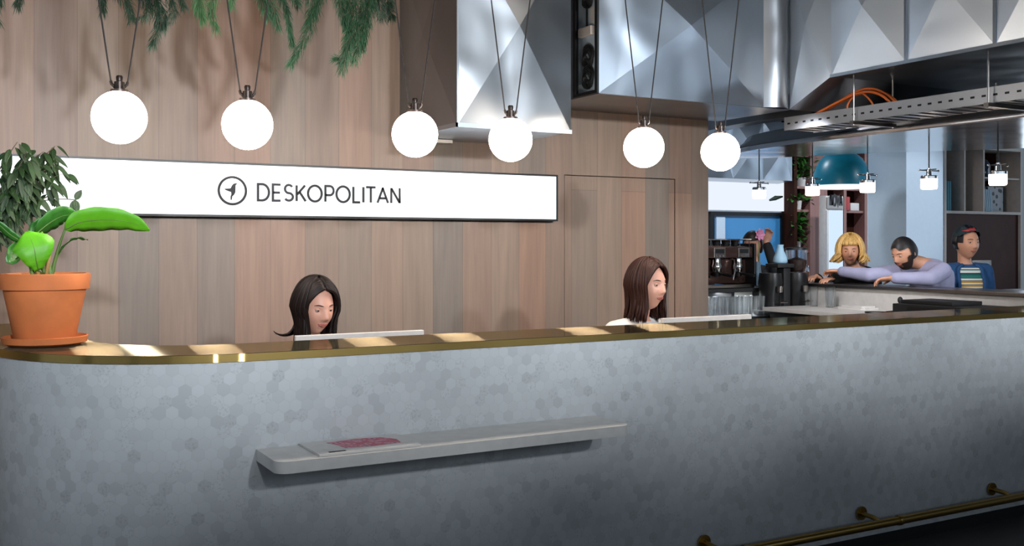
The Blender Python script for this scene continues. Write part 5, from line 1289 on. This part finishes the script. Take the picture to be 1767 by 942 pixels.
# faceted duct at the back
df = thing('rear_duct', 'faceted metal duct along the far wall above the lit white panel', 'duct', (8.6, 9.3, 2.32))
x0, x1 = 7.7, 9.12; mb = MB(); za, zb_ = on_y(1290, 309, 9.2).z, 3.0
for i in range(3):
    xa, xb = x0+(x1-x0)*i/3, x0+(x1-x0)*(i+1)/3; xpanel(mb, (xa, 9.2, za), (xb, 9.2, za), (xb, 9.2, zb_), (xa, 9.2, zb_), (0, -1, 0), .09)
mb.add([(x0, 9.2, za), (x1, 9.2, za), (x1, 9.49, za-.03), (x0, 9.49, za-.03)], [(0, 1, 2, 3)]); mb.add([(x1, 9.2, za), (x1, 9.49, za), (x1, 9.49, zb_), (x1, 9.2, zb_)], [(0, 1, 2, 3)])
mb.build('panels', M['duct'], df)
# dark bookcase with plants
bc = thing('bookcase', 'dark wooden wall of shelves with plants beyond the bar', 'shelf unit', (10, 9.3, 0))
bx0, bx1 = 9.235, on_y(1500, 300, 9.28).x
MB().box(bx0, bx1, 9.46, 9.498, 0, 3.2).build('back_panel', M['darkwood'], bc)
for z in (.05, .9, 1.42, 1.93, 2.22, 2.62, 3.18): MB().box(bx0+.03, bx1-.03, 9.30, 9.459, z-.015, z+.015).build('shelf', M['redwood'], bc)
for u in (1357, 1398, 1456, 1492):
    x = on_y(u, 300, 9.28).x if u > 1360 else bx0; w_ = .30 if u == 1398 else .05
    MB().box(x, x+w_, 9.28, 9.459, 0, 3.2).build('upright', M['redwood'] if u != 1357 else M['darkwood'], bc)
# lit fridge with a lettered header
fgx0, fgx1 = on_y(1426, 400, 8.95).x, on_y(1456, 400, 8.95).x
fr2 = thing('drinks_fridge', 'tall drinks fridge with lit white door and grey lettered header', 'fridge', ((fgx0+fgx1)/2, 9.0, 0)); zt_ = on_y(1440, 338, 8.95).z; zd = on_y(1440, 363, 8.95).z
MB().box(fgx0, fgx1, 8.96, 9.07, .02, zt_, .006).build('cabinet', M['palewood'], fr2, 30)
MB().box(fgx0+.03, fgx1-.02, 8.945, 8.959, .12, zd).build('door', M['fridge'], fr2)
MB().box(fgx0, fgx0+.028, 8.94, 8.959, .12, zd).build('door_edge', M['white'], fr2)
MB().box(fgx0+.01, fgx1-.01, 8.948, 8.959, zd+.02, zt_-.02).build('header', M['steel'], fr2)
lettering('NOVA', fgx0+.06, fgx1-.03, zd+.06, .13, 8.947, .2).build('header_lettering', M['ink'], fr2)
# teal dome lamp
tc_ = V((0, 0, CAM_H))+ray(1452, 321)*9.55
td = thing('dome_lamp', 'large teal dome pendant lamp with a white rim between the small pendants', 'pendant light', (tc_.x, tc_.y, tc_.z)); R_ = .265
MB().lathe([(R_*math.cos(a)**.8 if a < PI/2-.01 else .012, .33*math.sin(a)) for a in [PI/2*i/14 for i in range(15)]][::1]+[(.012, .35), (.001, .35)], tc_, 48).build('shade', M['teal'], td, 60)
MB().lathe([(R_-.03, -.012), (R_+.004, -.02), (R_+.004, .004), (R_-.03, .003)], tc_, 48).lathe([(.001, -.004), (R_-.02, -.008)], tc_, 48).build('white_rim', emis('lit_lamp_inside', '#eaf2ee', .95), td, 60)
MB().tube([(tc_.x, tc_.y, tc_.z+.34), (tc_.x, tc_.y, 3.598)], .006, 8).build('cord', M['black'], td)
# plants on the shelves
rnd = random.Random(3)
def shelf_plant(u, z, hgt, n, name, label, spread=.14, y=9.37, pot='white'):
    x = on_y(u, 300, y).x; t_ = thing(name, label, 'potted plant', (x, y, z))
    MB().lathe([(.001, 0), (.05, 0), (.065, .11), (.06, .11), (.001, .10)], (x, y, z+.001), 20).build('pot', M[pot], t_, 50)
    lf = MB()
    for i in range(n):
        a = rnd.uniform(0, 2*PI); r = rnd.uniform(0, spread); b = V((x+r*math.cos(a), y-abs(r*.6*math.sin(a)), z+.1+rnd.uniform(0, hgt)))
        leaf(lf, b, (math.cos(a), -.5, rnd.uniform(-.3, .9)), (0, -.5, 1), rnd.uniform(.07, .14), rnd.uniform(.03, .05), .3, .2, 5, .8)
    thick(lf.build('leaves', M['leaf_mid'], t_, 180), .001)
    st = MB()
    for i in range(4): st.tube([(x, y, z+.09), (x+rnd.uniform(-.05, .05), y, z+.1+hgt)], .004, 5)
    st.build('stems', M['stem'], t_)
shelf_plant(1382, 2.235, .28, 70, 'shelf_plant', 'leafy green plant on the top visible shelf left of the teal dome', .20)
shelf_plant(1374, 1.435, .38, 60, 'shelf_plant', 'tall green plant in a white pot above the coffee grinder', .12)
shelf_plant(1375, 1.945, .06, 30, 'shelf_plant', 'low trailing plant on the shelf behind the fourth small pendant', .16)
def small(name, u, z, w_, h_, m_, label, cat, y=9.37, d=.1):
    x = on_y(u, 300, y).x; o = MB().box(-w_/2, w_/2, -d/2, d/2, 0, h_, .008).build(name, m_, None, 30); o.location = (x, y, z+.0155); tag(o, label, cat); return o
rc = MB().lathe([(.001, 0), (.085, 0), (.09, .01), (.09, .17), (.085, .175), (.001, .175)], (0, 0, 0), 24).build('canister', M['red'], None, 40); rc.location = (on_y(1454, 330, 9.365).x, 9.365, 1.946)
tag(rc, 'red round canister on the shelf under the teal dome', 'canister')
small('storage_box', 1470, 1.93, .16, .10, M['white'], 'white box on the shelf right of the red canister', 'box')
small('storage_box', 1422, 1.93, .14, .14, M['white'], 'white box on the shelf left of the red canister', 'box')
small('storage_box', 1472, 1.42, .15, .18, M['pink'], 'pinkish box on the shelf above the blond woman', 'box')
bo = MB().lathe([(.001, 0), (.045, 0), (.05, .03), (.05, .13), (.03, .17), (.001, .17)], (0, 0, 0), 20).build('white_jug', M['white'], None, 40); bo.location = (on_y(1475, 380, 9.37).x, 9.37, .916); bo.location.z = 1.436; bo.location.x += .2
tag(bo, 'white jug on the shelf right of the lit fridge', 'jug')

# right hand shelf unit
SYR = 6.75
su = thing('shelf_unit', 'tall dark lined shelf unit with pale edges at the right beyond the bar', 'shelf unit', (9.4, 6.9, 0))
xa, xb = on_y(1630, 300, SYR).x, on_y(1764, 300, SYR).x; x1_, x2_ = on_y(1665, 300, SYR).x, on_y(1698, 300, SYR).x
zt_ = 2.52; zm = on_y(1690, 367, SYR).z; zs = on_y(1730, 308, SYR).z
MB().box(xa, xb, 7.04, 7.06, .02, zt_).build('back_panel', M['darkwood'], su)
ed = MB(); e_ = .028
for x in (xa, xb-e_): ed.box(x, x+e_, SYR, 7.039, 0, zt_)
ed.box(xa+e_, xb-e_, SYR, 7.039, zt_-e_, zt_).build('carcass', M['palewood'], su)
for x in (x1_, x2_): MB().box(x-.011, x+.011, SYR, 7.039, zm+.0145, zt_-e_-.001).build('upright', M['palewood'], su)
MB().box(xa+e_, xb-e_, SYR, 7.039, zm-.014, zm+.014).build('shelf', M['palewood'], su)
MB().box(x2_+.012, xb-e_, SYR+.01, 7.039, zs-.008, zs+.008).build('shelf', M['palewood'], su)
MB().box(xa+e_, xb-e_, SYR+.03, SYR+.05, .05, zm-.016).build('lower_door', mat('glossy_dark_panel', '#4a2b25', .45, 0, .2, 5, spec=.1), su)
zz = zm+.0145
bk_ = None
for i in range(3):
    o = MB().box(-.014, .014, -.10, .10, 0, .30-.012*i, .004).build('binder', M['tealbook'], None, 30) if i == 0 else bk_.copy()
    if i: COL.objects.link(o)
    else: bk_ = o
    o.location = (xa+e_+.035+i*.032, SYR+.13, zz+.0005)
    tag(o, ['teal binder against the left side of the shelf unit', 'teal binder in the middle of the three standing binders', 'teal binder at the right end of the three'][i], 'binder', 'teal binders in the left bay')
bt = thing('water_bottle', 'dark blue glass bottle on the upper shelf of the right bay', 'bottle', (x2_+.15, SYR+.14, zs+.0085))
MB().lathe([(.001, 0), (.085, 0), (.09, .02), (.09, .13), (.06, .185), (.03, .20), (.03, .225), (.001, .225)], (x2_+.15, SYR+.14, zs+.009), 28).build('bottle_body', M['navyglass'], bt, 50)
MB().lathe([(.001, 0), (.032, 0), (.032, .025), (.001, .027)], (x2_+.15, SYR+.14, zs+.2345), 20).build('cap', M['paleblue'], bt, 50)
mgo = MB().box(-.012, .012, -.11, .11, 0, .23, .002).build('magazine', M['paleblue'], None)
for i in range(4):
    o = mgo if i == 0 else mgo.copy()
    if i: COL.objects.link(o)
    o.location = (x2_+.065+i*.030, SYR+.13, zz+.003); o.rotation_euler = (0, -.12, 0)
    tag(o, 'pale blue magazine leaning in the right bay, %s of four' % ORD[i], 'magazine', 'pale blue magazines in the right bay')
def dotted():
    N = NT('speckled_card'); b = N.b; tc = N.n('ShaderNodeTexCoord'); v = N.n('ShaderNodeTexVoronoi'); v.inputs['Scale'].default_value = 14; N.l(tc.outputs['Object'], v.inputs['Vector'])
    r = N.n('ShaderNodeValToRGB'); r.color_ramp.interpolation = 'CONSTANT'; N.l(v.outputs['Distance'], r.inputs[0]); e = r.color_ramp.elements
    e[0].color = srgb('#20242a'); e[1].position = .30; e[1].color = srgb('#aeb3bb'); N.l(r.outputs[0], b.inputs['Base Color']); return N.m
o = MB().box(-.13, .13, -.03, .03, 0, .27, .004).build('speckled_box', dotted()); o.location = (x2_+.34, SYR+.14, zz+.0005)
tag(o, 'pale box with dark spots in the lower right bay of the shelf unit', 'box')
# white desk and screen right of the standing woman
dsk = thing('cafe_desk', 'white desk top behind the standing woman at the right edge', 'desk', (8.6, 6.1, 0))
MB().box(8.15, 9.6, 5.75, 6.40, 1.03, 1.065, .004).build('desk_top', M['whitewall'], dsk)
for x in (8.2, 9.5):
    for y in (5.8, 6.32): MB().box(x, x+.04, y, y+.04, 0, 1.029).build('leg', M['black'], dsk)
sn_ = thing('small_screen', 'small dark screen with pale frame standing beside the standing woman', 'monitor', (8.55, 6.2, 1.0655))
MB().box(8.44, 8.70, 6.18, 6.20, 1.10, 1.36, .004).build('bezel', M['palewood'], sn_); MB().box(8.45, 8.675, 6.176, 6.1795, 1.11, 1.35).build('screen', M['navyglass'], sn_)
MB().box(8.52, 8.62, 6.14, 6.24, 1.066, 1.10, .004).build('foot', M['black'], sn_)
# unseen fill spots added to brighten the far shelves, dome lamp and column
for x, y in ((8.6, 7.9), (10.2, 7.9), (7.4, 8.2)):
    spot('cafe_fill', (x, y, 3.5), (x-.1, y+.6, 0), 110, (.85, .92, 1), 120, .8)
spot('cafe_fill', (8.2, 3.6, 3.45), (7.98, 6.6, 1.75), 260, (.84, .92, 1), 30, .8, .1)
spot('cafe_fill', (6.3, 7.8, 3.45), (7.9, 6.7, 1.7), 60, (.84, .92, 1), 60, 1.0, .15)
spot('bar_fill', (4.9, 4.9, 2.25), (6.6, 5.3, 1.3), 45, (.95, .95, 1), 100, 1.0, .1)  # unseen fill spot in mid-air, aimed at the bar customers
